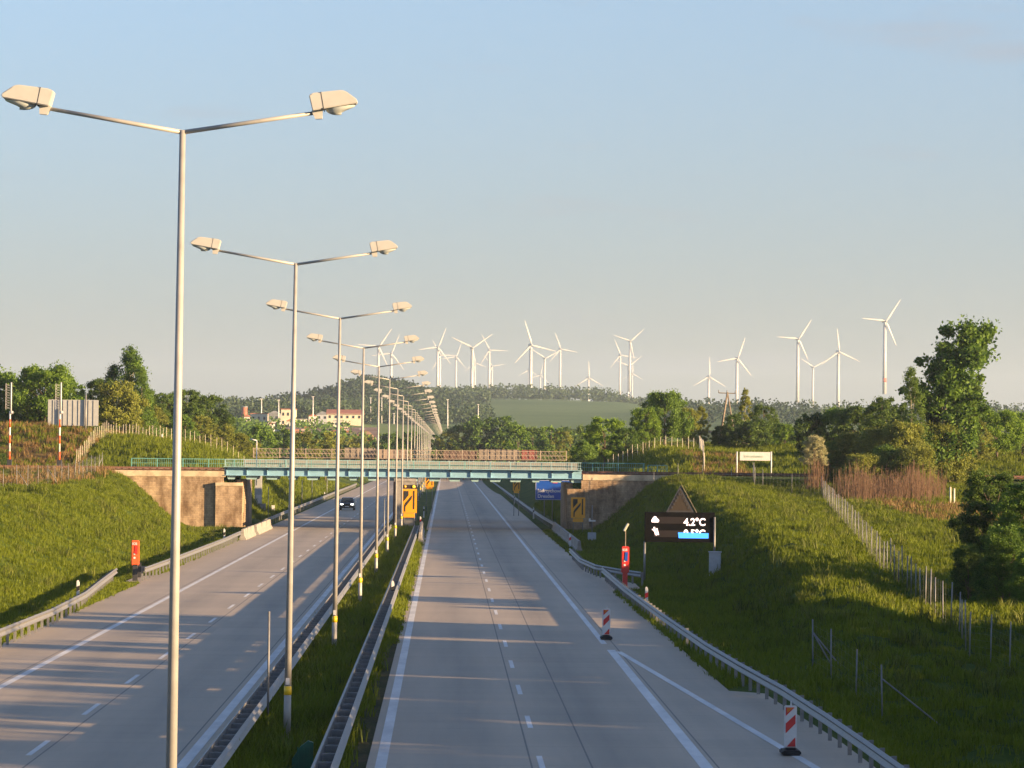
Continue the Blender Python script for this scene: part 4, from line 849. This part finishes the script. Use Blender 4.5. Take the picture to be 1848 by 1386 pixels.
tree(212, 690, 380, 92, 'round', 'leafC', 2, 'olive green tree with pale stems', GL, 'birch')
GB = 'bushes along the left mound and railway'
for a in [(165, 768, 360, 50, 'leafD'), (60, 740, 379, 60, 'leafA'), (110, 745, 379, 60, 'leafA'), (278, 728, 388, 56, 'leafC'), (320, 745, 400, 70, 'leafA'), (362, 748, 405, 62, 'leafC'), (398, 765, 410, 60, 'leafC'), (432, 780, 415, 50, 'leafC'), (245, 752, 383, 50, 'leafC'), (345, 730, 420, 60, 'leafD'), (405, 742, 440, 50, 'leafD'), (5, 742, 385, 50, 'leafA'), (0, 815, 322, 34, 'leafD'), (455, 795, 425, 40, 'leafC')]:
    tree(*a[:4], 'bush', a[4], 2, 'leafy bush', GB, name='bush', cat='bush')
GM = 'trees in the valley behind the lattice railing'
for a in [(470, 768, 520, 60, 'leafA'), (512, 772, 560, 56, 'leafA'), (548, 778, 540, 50, 'leafC'), (588, 776, 560, 52, 'leafC'), (625, 786, 570, 50, 'leafC'), (660, 788, 590, 50, 'leafC'), (700, 778, 600, 56, 'leafA'), (738, 775, 640, 60, 'leafA'), (775, 780, 620, 56, 'leafA'),
          (808, 778, 620, 56, 'leafC'), (838, 764, 660, 70, 'leafD'), (868, 750, 700, 78, 'leafA'), (905, 748, 680, 74, 'leafA'), (935, 765, 660, 55, 'leafB'), (962, 770, 680, 60, 'leafD'), (995, 766, 650, 60, 'leafA'), (1015, 776, 620, 40, 'leafC'), (440, 775, 600, 60, 'leafD'), (1030, 768, 700, 70, 'leafD'), (890, 775, 600, 50, 'leafC'), (850, 785, 590, 50, 'leafC')]:
    tree(*a[:4], 'round', a[4], 1, 'valley tree', GM)
tree(871, 793, 560, 26, 'bush', 'leafR', 1, 'small russet bush', GM, name='bush', cat='bush'); tree(902, 796, 560, 22, 'bush', 'leafR', 1, 'small russet bush', GM, name='bush', cat='bush')
GR = 'trees behind the right embankment'
for a in [(1092, 750, 386, 78, 'round', 'leafB'), (1052, 786, 372, 62, 'bush', 'leafA'), (1130, 770, 380, 48, 'round', 'leafA'), (1200, 704, 392, 88, 'round', 'leafA', 3), (1165, 732, 388, 56, 'round', 'leafB'), (1240, 735, 396, 44, 'round', 'leafC'), (1265, 735, 400, 30, 'poplar', 'leafC'),
          (1345, 702, 408, 42, 'birch', 'leafC'), (1378, 730, 404, 50, 'round', 'leafD'), (1325, 742, 398, 50, 'bush', 'leafD'), (1360, 755, 392, 80, 'bush', 'leafD'), (1395, 762, 396, 60, 'bush', 'leafD'), (1418, 762, 385, 46, 'bush', 'leafB'),
          (1300, 765, 400, 34, 'bush', 'leafD')]:
    tree(*a[:6], detail=(a[6] if len(a) > 6 else 2), desc={'round': 'green tree', 'bush': 'low bushy tree', 'poplar': 'slim tree', 'birch': 'thin birch'}[a[4]], grp=GR, trunk='birch' if a[4] == 'birch' else 'bark')
GW = 'trees and shrubs on the right hillside'
for a in [(1465, 738, 350, 70, 'bush', 'leafD'), (1505, 730, 350, 80, 'bush', 'leafA'), (1550, 728, 348, 80, 'bush', 'leafD'), (1592, 712, 330, 70, 'round', 'leafD'), (1800, 738, 345, 96, 'round', 'leafB', 3), (1846, 745, 350, 70, 'round', 'leafA'), (1760, 745, 340, 60, 'bush', 'leafC'),
          (1535, 772, 300, 80, 'bush', 'leafC', 3), (1580, 762, 296, 90, 'bush', 'leafC', 3), (1632, 755, 294, 100, 'bush', 'leafC', 3), (1690, 752, 298, 100, 'bush', 'leafC', 3), (1725, 775, 300, 70, 'bush', 'leafC', 3), (1650, 800, 286, 90, 'bush', 'leafC', 3), (1555, 812, 286, 80, 'bush', 'leafC', 3), (1600, 800, 288, 70, 'bush', 'leafA', 3), (1500, 790, 300, 40, 'bush', 'leafA'), (1745, 818, 306, 24, 'bush', 'leafD')]:
    tree(*a[:6], detail=(a[6] if len(a) > 6 else 2), desc={'round': 'round green tree', 'bush': 'leafy shrub'}[a[4]], grp=GW, name='tree' if a[4] == 'round' else 'shrub', cat='tree' if a[4] == 'round' else 'shrub')
tree(1702, 590, 300, 185, 'wind', 'leafA', 2, 'tall windswept tree leaning right, the largest', GW, 'birch', rot=0)
tree(1645, 668, 296, 84, 'loose', 'leafD', 1.5, 'dark ragged tree beside the tall windswept one', GW, 'birch')
tree(1715, 690, 303, 110, 'wind', 'leafD', 3, 'lower dark tree under the tall windswept crown', GW, 'birch', rot=0)
GD = 'dark trees at the right edge'
for a in [(1790, 842, 152, 120, 'round'), (1856, 862, 149, 110, 'round'), (1748, 975, 147, 66, 'bush'), (1810, 930, 144, 90, 'bush'), (1860, 985, 141, 70, 'bush')]:
    tree(*a[:5], 'leafA' if a[0] > 1800 else 'leafD', 3, 'dark leafy tree' if a[4] == 'round' else 'dark bush', GD)
# out of frame to the right: the belt of trees whose shade falls on the near road
def offtree(x, y, h, w, shape='round', leaf='leafA'):
    cm, tm = proto(shape, leaf, 2); zb = T(x, y); t = thing('tree', 'x', 'tree', (x, y, zb), 'trees right of the road outside the photo', local=True); t.rotation_euler = (0, 0, random.uniform(-3, 3)); t.scale = (w, w, h); link('crown', cm, t); link('trunk', tm, t); TREES.append(('trees right of the road outside the photo', x*100+y, t, 'broad roadside tree'))
for x, y, h, w in [(42, 20, 11, 8), (40, 30, 10.5, 8), (43, 38, 11, 8), (40, 47, 11, 8), (44, 55, 12, 9), (39, 62, 10, 8), (42, 70, 11, 8.5), (40, 77, 9.8, 7.5), (43, 84, 10.6, 8), (41, 92, 9.5, 8), (44, 100, 11, 8.5), (40, 107, 9.3, 7), (44, 114, 10, 8), (60, 128, 9.5, 8), (62, 138, 8.5, 8), (50, 137, 8.5, 8), (52, 146, 8, 8)]+[(52+2*(k%2), 2+k*6.5, 12.5+(k*7%5)*.4, 9) for k in range(18)]:
    offtree(x, y, h, w)
# pale flowering bush over reddish stems
fb = tree(1470, 782, 286, 46, 'bush', 'leafW', 3, 'pale blossoming bush above reddish stems', GW, name='bush', zb=at(1470, 842, 286).z, cat='bush')
bygrp = {}
for g_, px, t_, d_ in TREES: bygrp.setdefault((g_, d_), []).append((px, t_))
for (g_, d_), l_ in bygrp.items():
    l_.sort(key=lambda q: q[0])
    for k, (px, t_) in enumerate(l_):
        short = g_.replace('trees ', '').replace('bushes ', '').replace('and shrubs ', '')
        t_['label'] = (d_+' '+short) if len(l_) == 1 else '%s %s, %s from the left' % (d_, short, ORD[k])
# dry red canes
def canes(name, label, spots, h0, h1, n, seed):
    random.seed(seed); m = MB()
    for _ in range(n):
        x, y = spots(); z = T(x, y); h = random.uniform(h0, h1)*(.72+.28*math.sin(x*1.9)*math.cos(x*.7+1)+random.choice([0, 0, .25])); dx_, dy_ = random.uniform(-.25, .25), random.uniform(-.2, .2)
        r = random.uniform(.012, .028); m.tube((x, y, z-.1), (x+dx_, y+dy_, z+h), r, r*.5, 4, False)
        if random.random() < .6: m.tube((x+dx_*.5, y, z+h*.5), (x+dx_*.5+random.uniform(-.4, .4), y, z+h*.9), r*.6, r*.3, 3, False)
    tag(m.build(name, MT['cane']), label, None, None, 'stuff')
def sp1():
    u = random.random()*.8+random.gauss(.1, .07); a = at(1500+215*u, 900, 264+random.gauss(7, 5)+u*6); return a.x, a.y
canes('dry_canes', 'dense thicket of reddish dry canes on the right slope', sp1, 1.4, 2.8, 1150, 3)
def sp2():
    a = at(random.gauss(1470, 9), 900, 285+random.uniform(-1.5, 1.5)); return a.x, a.y
canes('reddish_stems', 'reddish bare stems below the blossoming bush', sp2, 2.2, 4.0, 130, 4)
random.seed(99)
# ------------------------------------------------------------------ forests far off
def forest(name, pts, s0, s1, m, leafper=46, size=1.9):
    c = []; r = []
    n = len(pts); tot = n*leafper; V = []
    P = np.array([(x, y, T(x, y)) for x, y in pts]); hh = rng.uniform(s0, s1, n)
    idx = np.repeat(np.arange(n), leafper); d = rng.normal(size=(tot, 3)); d /= np.linalg.norm(d, axis=1)[:, None]; d *= (.6+.4*rng.random(tot))[:, None]
    C = P[idx]+np.stack([d[:, 0]*hh[idx]*.40, d[:, 1]*hh[idx]*.40, hh[idx]*(.55+.46*d[:, 2])], 1)
    a = rng.normal(size=(tot, 3)); a /= np.linalg.norm(a, axis=1)[:, None]; b = rng.normal(size=(tot, 3)); b -= a*(a*b).sum(1)[:, None]; b /= np.linalg.norm(b, axis=1)[:, None]; s = size*(.6+.8*rng.random(tot))[:, None]
    V = np.stack([C-a*s*.5, C+b*s*.4, C+a*s*.5, C-b*s*.4], 1).reshape(-1, 3)
    me = bpy.data.meshes.new(name); me.from_pydata(V.tolist(), [], np.arange(tot*4).reshape(-1, 4).tolist()); me.materials.append(m); return tag(link(name, me), 'far-off wooded strip on the hills' if 0 else None, kind='stuff')
def scatter(n, fx): return [fx() for _ in range(n)]
ru = random.uniform
o = forest('forest', scatter(1700, lambda: (ru(-420, 620), ru(2800, 3060))), 9, 15, MT['farleaf']); o['label'] = 'dark woods along the distant ridge under the wind turbines'
def knp():
    while 1:
        x, y = random.gauss(-50, 30), random.gauss(2200, 110)
        if abs(x+50) < 70: return x, y
o = forest('forest', scatter(420, knp), 7, 12, MT['farleaf'], 60, 1.6); o['label'] = 'wooded knoll left of the wind turbines'
o = forest('forest', scatter(260, lambda: (ru(-14, 28)+0, ru(2330, 2520))), 8, 13, MT['farleaf'], 50, 1.7); o['label'] = 'tree belt on the hillside left of the green field'
o = forest('forest', scatter(500, lambda: (ru(-190, -40), ru(1500, 2000))), 7, 12, MT['farleaf'], 50, 1.5); o['label'] = 'woods on the low hill behind the town'
o = forest('forest', scatter(260, lambda: (ru(-75, 20), ru(1560, 1760))), 7, 11, MT['farleaf'], 50, 1.4); o['label'] = 'dark woods below the knoll'
o = forest('forest', scatter(330, lambda: (ru(120, 420), ru(1600, 2100))), 9, 14, MT['farleaf'], 50, 1.6); o['label'] = 'dark woods behind the trees on the right'
o = forest('forest', scatter(420, lambda: (ru(-95, 60), ru(800, 960))), 6, 10, MT['leafA'], 150, .8); o['label'] = 'mixed woods in the valley below the town'
o = forest('forest', scatter(160, lambda: (ru(-130, -35), ru(1060, 1200))), 6, 9, MT['leafA'], 90, 1.0); o['label'] = 'gardens and trees at the foot of the town'
o = forest('hedge_bushes', scatter(26, lambda: (ru(45, 92), 2640+ru(-4, 4))), 3, 6, MT['farleaf'], 40, 1.2); o['label'] = 'row of low bushes across the pale field'
# ------------------------------------------------------------------ town
def house(label, px0, px1, pyt, pyb, Y, wall='cream', roof='flat', roofm='roofgrey', depth=10, nw=2, nr=1):
    a, b = at(px0, pyb, Y), at(px1, pyt, Y); x0_, x1_, zb_, zt_ = a.x, b.x, min(a.z, T((a.x+b.x)/2, Y))-1, b.z
    t = thing('town_house', label, 'building', ((x0_+x1_)/2, Y, zb_), 'buildings of the small town')
    m = MB(); m.box(((x0_+x1_)/2, Y+depth/2, (zb_+zt_)/2), (x1_-x0_, depth, zt_-zb_)); m.build('wall', MT[wall], t)
    m = MB(); w = x1_-x0_
    if roof == 'flat': m.box(((x0_+x1_)/2, Y+depth/2, zt_+.12), (w+.4, depth+.4, .3))
    elif roof == 'gable': m.prism([(x0_-.3, zt_), (x1_+.3, zt_), ((x0_+x1_)/2, zt_+w*.28)], Y-.3, Y+depth+.3)
    else: m.prismx([(Y-.5, zt_-.2), (Y+depth*.5, zt_+1.8), (Y+depth+.5, zt_-.2)], x0_-.4, x1_+.4)
    m.build('roof', MT[roofm], t)
    vis = zt_-at(px0, pyb, Y).z
    for r_ in range(nr):
        for k in range(nw):
            cx = x0_+w*(k+.5)/nw; cz = zt_-vis*(r_+.5)/nr*.9-.2; m = MB(); m.box((cx, Y-.06, cz), (w/nw*.34, .1, min(1.2, vis/nr*.45))); f_ = m.build('window', MT['pane'], t)
H_ = [('cream flat-roofed block at the left end of the town', 452, 482, 747, 762, 1290, 'cream', 'flat', 'roofred', 9, 3, 1),
      ('grey-roofed hall between two cream blocks', 484, 505, 747, 760, 1330, 'roofgrey', 'gable', 'roofgrey', 14, 2, 1),
      ('tall cream block, the highest in the town', 507, 533, 739, 772, 1280, 'cream', 'flat', 'roofred', 10, 3, 2),
      ('low white house below the grey-roofed hall', 484, 504, 760, 775, 1250, 'wwall', 'gable', 'roofgrey', 9, 2, 1),
      ('narrow white house with a red gable', 484, 494, 765, 782, 1200, 'wwall', 'gable', 'roofred', 8, 1, 2),
      ('white house right of the tall cream block', 517, 532, 760, 776, 1230, 'wwall', 'gable', 'roofred', 8, 2, 1),
      ('white stepped house behind the lamp pole', 536, 552, 757, 775, 1240, 'wwall', 'flat', 'roofgrey', 9, 2, 2),
      ('small white house near the tall mast', 557, 571, 751, 766, 1300, 'wwall', 'gable', 'roofred', 8, 2, 1),
      ('long building with a pale red eaves roof', 590, 654, 747, 757, 1350, 'cream', 'shed', 'roofred', 16, 6, 1),
      ('small white shed in front of the long building', 602, 620, 760, 768, 1260, 'wwall', 'flat', 'roofgrey', 8, 2, 1),
      ('low white house at the left edge of the town', 438, 452, 752, 762, 1310, 'wwall', 'gable', 'roofred', 9, 2, 1),
      ('blue-grey industrial hall left of the long building', 571, 592, 748, 758, 1380, 'cabinet', 'gable', 'roofgrey', 16, 2, 1)]
for h_ in H_: house(*h_)
# brick silo
p = at(441, 735, 1400); b = at(441, 755, 1400); t = thing('brick_tower', 'round brick-red tower at the left end of the town', 'tower', (p.x, 1400, b.z-4)); m = MB(); m.tube((p.x, 1400, b.z-4), (p.x, 1400, p.z), 1.35, 1.3, 14); m.build('shaft', MT['roofred'], t, True); m = MB(); m.tube((p.x, 1400, p.z), (p.x, 1400, p.z+.4), 1.5, 1.4, 14); m.build('rim', MT['roofgrey'], t)
# allotment-like coloured sheds: stacks of bricks and pallets on the storage yard
MT['stackA'] = mat('brick_stack', (.40, .15, .09), .9, 0, .7, .3); MT['stackB'] = mat('pale_stack', (.50, .40, .30), .9, 0, .7, .2); MT['stackC'] = mat('grey_stack', (.24, .23, .27), .9, 0, .7, .2)
YL = {}
stacks = []
for k in range(46):
    px = 525+random.random()*150; py = 770+random.random()*26; Y = 1080-(py-770)*6; stacks.append((px, py, Y, random.choice(['stackA', 'stackA', 'stackB', 'stackC'])))
stacks.sort()
for k, (px, py, Y, mm) in enumerate(stacks):
    a = at(px, py, Y); w = ru(1.2, 3.4); h = ru(.9, 1.8); zt_ = a.z; t = thing('material_stack', '%s stack of building material on the yard below the town, %s from the left' % ({'stackA': 'brick-red', 'stackB': 'pale', 'stackC': 'grey'}[mm], ORD[k] if k < len(ORD) else 'last'), 'material stack', (a.x, Y, zt_-h), 'material stacks on the yard')
    m = MB(); m.box((a.x, Y, zt_-h/2), (w, 2, h)); m.build('load', MT[mm], t, bevel=.06); m = MB(); m.box((a.x, Y, (zt_-h)-2.0), (w*.9, 1.9, 4.0-.01)); m.build('pallet', MT['wood'], t)
# yard surface (terraced) beneath the stacks
mb = MB(); vs = []
for i, (py, Y) in enumerate(((768, 1085), (776, 1040), (784, 990), (795, 930), (803, 915))):
    for px in (515, 560, 600, 640, 685): a = at(px, py, Y); vs.append((a.x, Y, a.z-.6 if i < 4 else a.z-4))
mb.add(vs, [(i*5+k, i*5+k+1, i*5+k+6, i*5+k+5) for i in range(4) for k in range(4)]); tag(mb.build('storage_yard', groundmat('yard_ground', [(.22, .13, .09), (.34, .26, .20)], .05, .4)), kind='structure')
# slim masts
for px, pyt, pyb, Y, l_ in [(472, 720, 748, 1300, 'slim white mast above the cream block at the left'), (503, 722, 742, 1300, 'slim white mast behind the grey-roofed hall'), (565, 716, 752, 1290, 'slim white mast above the small white house'),
                            (669, 718, 745, 1600, 'slim mast before the knoll, left one'), (689, 718, 757, 1600, 'slim mast before the knoll, middle one'), (711, 746, 762, 1500, 'slim mast before the knoll, right and shortest one'),
                            (808, 721, 767, 1450, 'slim mast right of the lamp heads, before the field'), (863, 730, 755, 1500, 'slim short mast before the green field')]:
    a, b = at(px, pyt, Y), at(px, pyb, Y); t = thing('mast', l_, 'mast', (b.x, Y, b.z-3), 'slim masts between road and hills'); m = MB(); m.tube((b.x, Y, b.z-6), (a.x, Y, a.z), .30, .14, 8); m.build('shaft', MT['white'], t, True); m = MB(); m.box((a.x, Y, a.z), (1.0, .3, .25)); m.build('top_lamps', MT['white'], t)
# ------------------------------------------------------------------ wind turbines
def make_turbine():
    t = thing('wind_turbine', 'x', 'wind turbine', group='wind turbines on the ridge', local=True)
    m = MB(); m.tube((0, 0, -110), (0, 0, -8), 3.1, 2.5, 16); m.tube((0, 0, -8), (0, 0, -1.5), 2.5, 1.45, 16) if 0 else m.tube((0, 0, -8), (0, 0, -1.0), 2.45, 2.2, 16); m.build('tower', MT['tower'], t, True)
    m = MB(); m.tube((0, -3.5, .4), (0, 8.0, .6), 2.0, 2.6, 12); m.build('nacelle', MT['signgrey'], t, True)
    m = MB(); m.tube((0, -6.0, .3), (0, -3.4, .3), .7, 1.9, 12); m.build('hub', MT['signgrey'], t, True)
    return t
def blade_mesh():
    m = MB(); secs = [(1.0, 1.1, .9), (3, 1.4, .8), (7, 3.2, .55), (14, 2.6, .4), (26, 1.7, .25), (38, .9, .15), (41, .3, .08)]; vs = []; n = 8
    for z, ch, th in secs: vs += [(cos(2*pi*i/n)*ch*.5+ch*.12, sin(2*pi*i/n)*th*.5*1.6, z) for i in range(n)]
    m.add(vs, [(j*n+i, j*n+(i+1) % n, (j+1)*n+(i+1) % n, (j+1)*n+i) for j in range(len(secs)-1) for i in range(n)]+[tuple(range(n)), tuple(range(len(vs)-n, len(vs)))])
    return m.mesh('blade', MT['tower'], smooth=True)
tb = make_turbine(); BM = blade_mesh(); tbk = [c for c in bpy.data.objects if c.parent == tb]
TL = [(1597, 580, 49, 35), (1440, 612, 43, 34), (1513, 635, 43, -6), (1467, 663, 31, 62), (1330, 647, 41, 20), (1279, 680, 36, 0), (1137, 616, 34, 48), (1119, 641, 31, -22), (1134, 661, 30, 52), (1141, 674, 22, 0), (1062, 682, 31, -2),
      (1011, 630, 32, -20), (983, 647, 33, 62), (954, 668, 23, 0), (975, 677, 22, 12), (958, 623, 47, -17), (852, 628, 44, 55), (857, 655, 26, -10), (883, 632, 34, -28), (888, 661, 26, 80), (790, 627, 38, 22), (794, 641, 32, 90), (823, 644, 28, 20), (683, 626, 41, 35), (706, 638, 38, 22)]
TL.sort(key=lambda q: q[0]); DT = []
for k, (px, py, rp, ang) in enumerate(TL):
    Y = 41*FPX/rp; Y = min(Y, 9800); sc = rp*Y/FPX/41; p = at(px, py, Y)
    c = tb.copy() if k else tb
    if k: COL.objects.link(c)
    if k:
        for q in tbk: d = q.copy(); COL.objects.link(d); d.parent = c
    c.location = p; c.scale = (sc,)*3; c.rotation_euler = (0, 0, R(12+random.uniform(-4, 4)))
    for j in range(3):
        b = link('blade', BM, c); b.location = (0, -4.6, .3); b.rotation_euler = (0, R(ang+120*j), 0)
    if px == 1597:
        m = MB(); m.tube((0, 0, -92), (0, 0, -86), 3.1, 3.06, 16); m.build('red_band', MT['orange'], c, True)
    c['label'] = {1597: 'white wind turbine with a red band near its foot, the rightmost'}.get(px, 'white wind turbine on the ridge, %s counted from the left' % ORD[k])
# ------------------------------------------------------------------ grass
def tuft_mesh(name, nb, h, spread, m, width=.012):
    V = []; F = []
    for _ in range(nb):
        th = ru(0, 2*pi); r = spread*math.sqrt(random.random()); bx, by = r*cos(th), r*sin(th); ln = ru(.1, .55)*h; la = ru(0, 2*pi); hh = h*ru(.55, 1.1); w = width*ru(.7, 1.4); wa = ru(0, pi)
        wx, wy = cos(wa)*w, sin(wa)*w; mx_, my_ = bx+cos(la)*ln*.35, by+sin(la)*ln*.35; tx, ty = bx+cos(la)*ln, by+sin(la)*ln; o = len(V)
        V += [(bx-wx, by-wy, -.03), (bx+wx, by+wy, -.03), (mx_+wx*.8, my_+wy*.8, hh*.6), (mx_-wx*.8, my_-wy*.8, hh*.6), (tx, ty, hh)]; F += [(o, o+1, o+2, o+3), (o+3, o+2, o+4)]
    me = bpy.data.meshes.new(name); me.from_pydata(V, [], F); me.materials.append(m); return me
def grass(name, label, pts, h, m, nvar=4, nb=16, spread=.22, width=.013):
    col = bpy.data.collections.new(name+'_tufts')
    for k in range(nvar): o = bpy.data.objects.new('tuft', tuft_mesh('tuft', nb, h, spread, m, width)); col.objects.link(o)
    me = bpy.data.meshes.new(name); me.vertices.add(len(pts)); me.vertices.foreach_set('co', np.asarray(pts, np.float32).ravel()); me.materials.append(m)
    ob = link(name, me); tag(ob, label, None, None, 'stuff')
    ng = bpy.data.node_groups.new(name, 'GeometryNodeTree'); ng.interface.new_socket('Geometry', in_out='INPUT', socket_type='NodeSocketGeometry'); ng.interface.new_socket('Geometry', in_out='OUTPUT', socket_type='NodeSocketGeometry')
    gi, go = ng.nodes.new('NodeGroupInput'), ng.nodes.new('NodeGroupOutput'); ip = ng.nodes.new('GeometryNodeInstanceOnPoints'); ci = ng.nodes.new('GeometryNodeCollectionInfo')
    ci.inputs['Collection'].default_value = col; ci.inputs['Separate Children'].default_value = True; ci.inputs['Reset Children'].default_value = True; ip.inputs['Pick Instance'].default_value = True
    rr = ng.nodes.new('FunctionNodeRandomValue'); rr.data_type = 'FLOAT_VECTOR'; rr.inputs[0].default_value = (-.15, -.15, 0); rr.inputs[1].default_value = (.15, .15, 6.28)
    rs = ng.nodes.new('FunctionNodeRandomValue'); rs.data_type = 'FLOAT'; rs.inputs[2].default_value = .6; rs.inputs[3].default_value = 1.5; rs.inputs['Seed'].default_value = 5
    l = ng.links.new; l(gi.outputs[0], ip.inputs['Points']); l(ci.outputs[0], ip.inputs['Instance']); l(rr.outputs[0], ip.inputs['Rotation']); l(rs.outputs[1], ip.inputs['Scale']); l(ip.outputs[0], go.inputs[0])
    md = ob.modifiers.new('tufts', 'NODES'); md.node_group = ng; return ob
def gpts(x0, x1, y0, y1, dens, cond=None, clump=.5):
    n = int((x1-x0)*(y1-y0)*dens); X = rng.uniform(x0, x1, n); Y = rng.uniform(y0, y1, n)
    k = rng.random(n) < (1-clump*.5)+clump*.8*nz(X, Y, .8, 3)
    if cond is not None: k &= cond(X, Y)
    X, Y = X[k], Y[k]; return np.stack([X, Y, TZ(X, Y)], 1)
inview = lambda X, Y: (X > -(.137*Y+2)) & (X < .178*Y+2)
P = gpts(-42, -16.4, 105, 301, 13, lambda X, Y: inview(X, Y) & ((X < -17.6) | (Y < 176) | (Y > 192)) & ((X < -24-((303-Y)*-.0)) | (Y < 300)))
grass('grass', 'green grass on the slope left of the road', P, .17, MT['grass'], nb=22, spread=.28, width=.010)
P = gpts(9.0, 46, 74, 302, 8, lambda X, Y: inview(X, Y) & ((X > 10.6) | ((Y > 104) & (Y < 174)) | (Y > 198)) & ~((X > 13.0-(0)) & (Y > 302)))
grass('grass', 'green grass on the slope right of the road', P, .24, MT['grass'], nb=18, spread=.26)
P = gpts(-5.15, -2.1, 68, 300, 16, lambda X, Y: ((X < -2.5) | (rng.random(X.shape) < .25)) & ~((X > -3.75) & (X < -2.7) & (Y < 77.5)))
grass('grass', 'grass growing in the median between the guardrails', P, .42, MT['grass'])
P = gpts(-16.35, -15.9, 130, 300, 3); 
P = np.concatenate([gpts(-2.35, -1.82, 125, 300, 14, None, .8), gpts(8.8, 9.3, 104, 173, 18), gpts(-17.6, -16.32, 105, 178, 16), gpts(-17.6, -16.32, 190, 300, 16), gpts(8.8, 9.9, 200, 300, 14)])
grass('grass', 'short grass on the verges beside the paving', P, .20, MT['grass'], nb=14, spread=.18)
P = np.concatenate([gpts(-60, -18, 324, 420, 3.2, lambda X, Y: inview(X, Y) & ~((X < -36) & (Y < 375) & (rng.random(X.shape) < .6))), gpts(11.5, 85, 324, 430, 2.4, inview), gpts(-30, -17.3, 420, 600, 1.5)])
grass('grass', 'grass on the mounds behind the railway', P, .5, MT['grass'], nb=16, spread=.35, width=.03)
P = np.concatenate([gpts(-60, -36, 327, 374, 2.6, inview, 1.2), gpts(-45, -29.5, 250, 300, 1.0, inview)]); grass('dry_weeds', 'dry brown weeds on the field behind the railway', P, .6, MT['grassdry'], nb=14, spread=.35, width=.025)
P = np.concatenate([gpts(33, 48, 225, 262, 1.6, inview), gpts(24.5, 30, 322, 350, 3)]); grass('dry_weeds', 'dry straw-coloured weeds on the right slope', P, .5, MT['grassdry'], nb=12, spread=.35, width=.02)
# tall weeds standing out of the slopes
P = np.concatenate([gpts(13, 34, 105, 290, .4, inview, 1.2), gpts(-30, -17.5, 120, 298, .22, inview, 1.2), gpts(-4.9, -3, 79, 298, .8)])
grass('tall_weeds', 'taller weeds scattered over the slopes and the median', P, .5, MT['weeds'], nb=30, spread=.32, width=.016)
# ------------------------------------------------------------------ haze
m = MB(); m.box((0, 6900, 140), (13000, 15200, 420)); hz = m.build('haze', mat('haze_air', (1, 1, 1))); hm = hz.data.materials[0]; ht = hm.node_tree; ht.nodes.clear()
pv = N(ht, 'ShaderNodeVolumePrincipled', inp={'Color': (.70, .84, 1.0, 1), 'Density': 8e-5, 'Anisotropy': .2}); mo = N(ht, 'ShaderNodeOutputMaterial'); ht.links.new(pv.outputs[0], mo.inputs['Volume']); tag(hz, kind='stuff')
for o in bpy.data.objects:
    if '_o' in o: del o['_o']
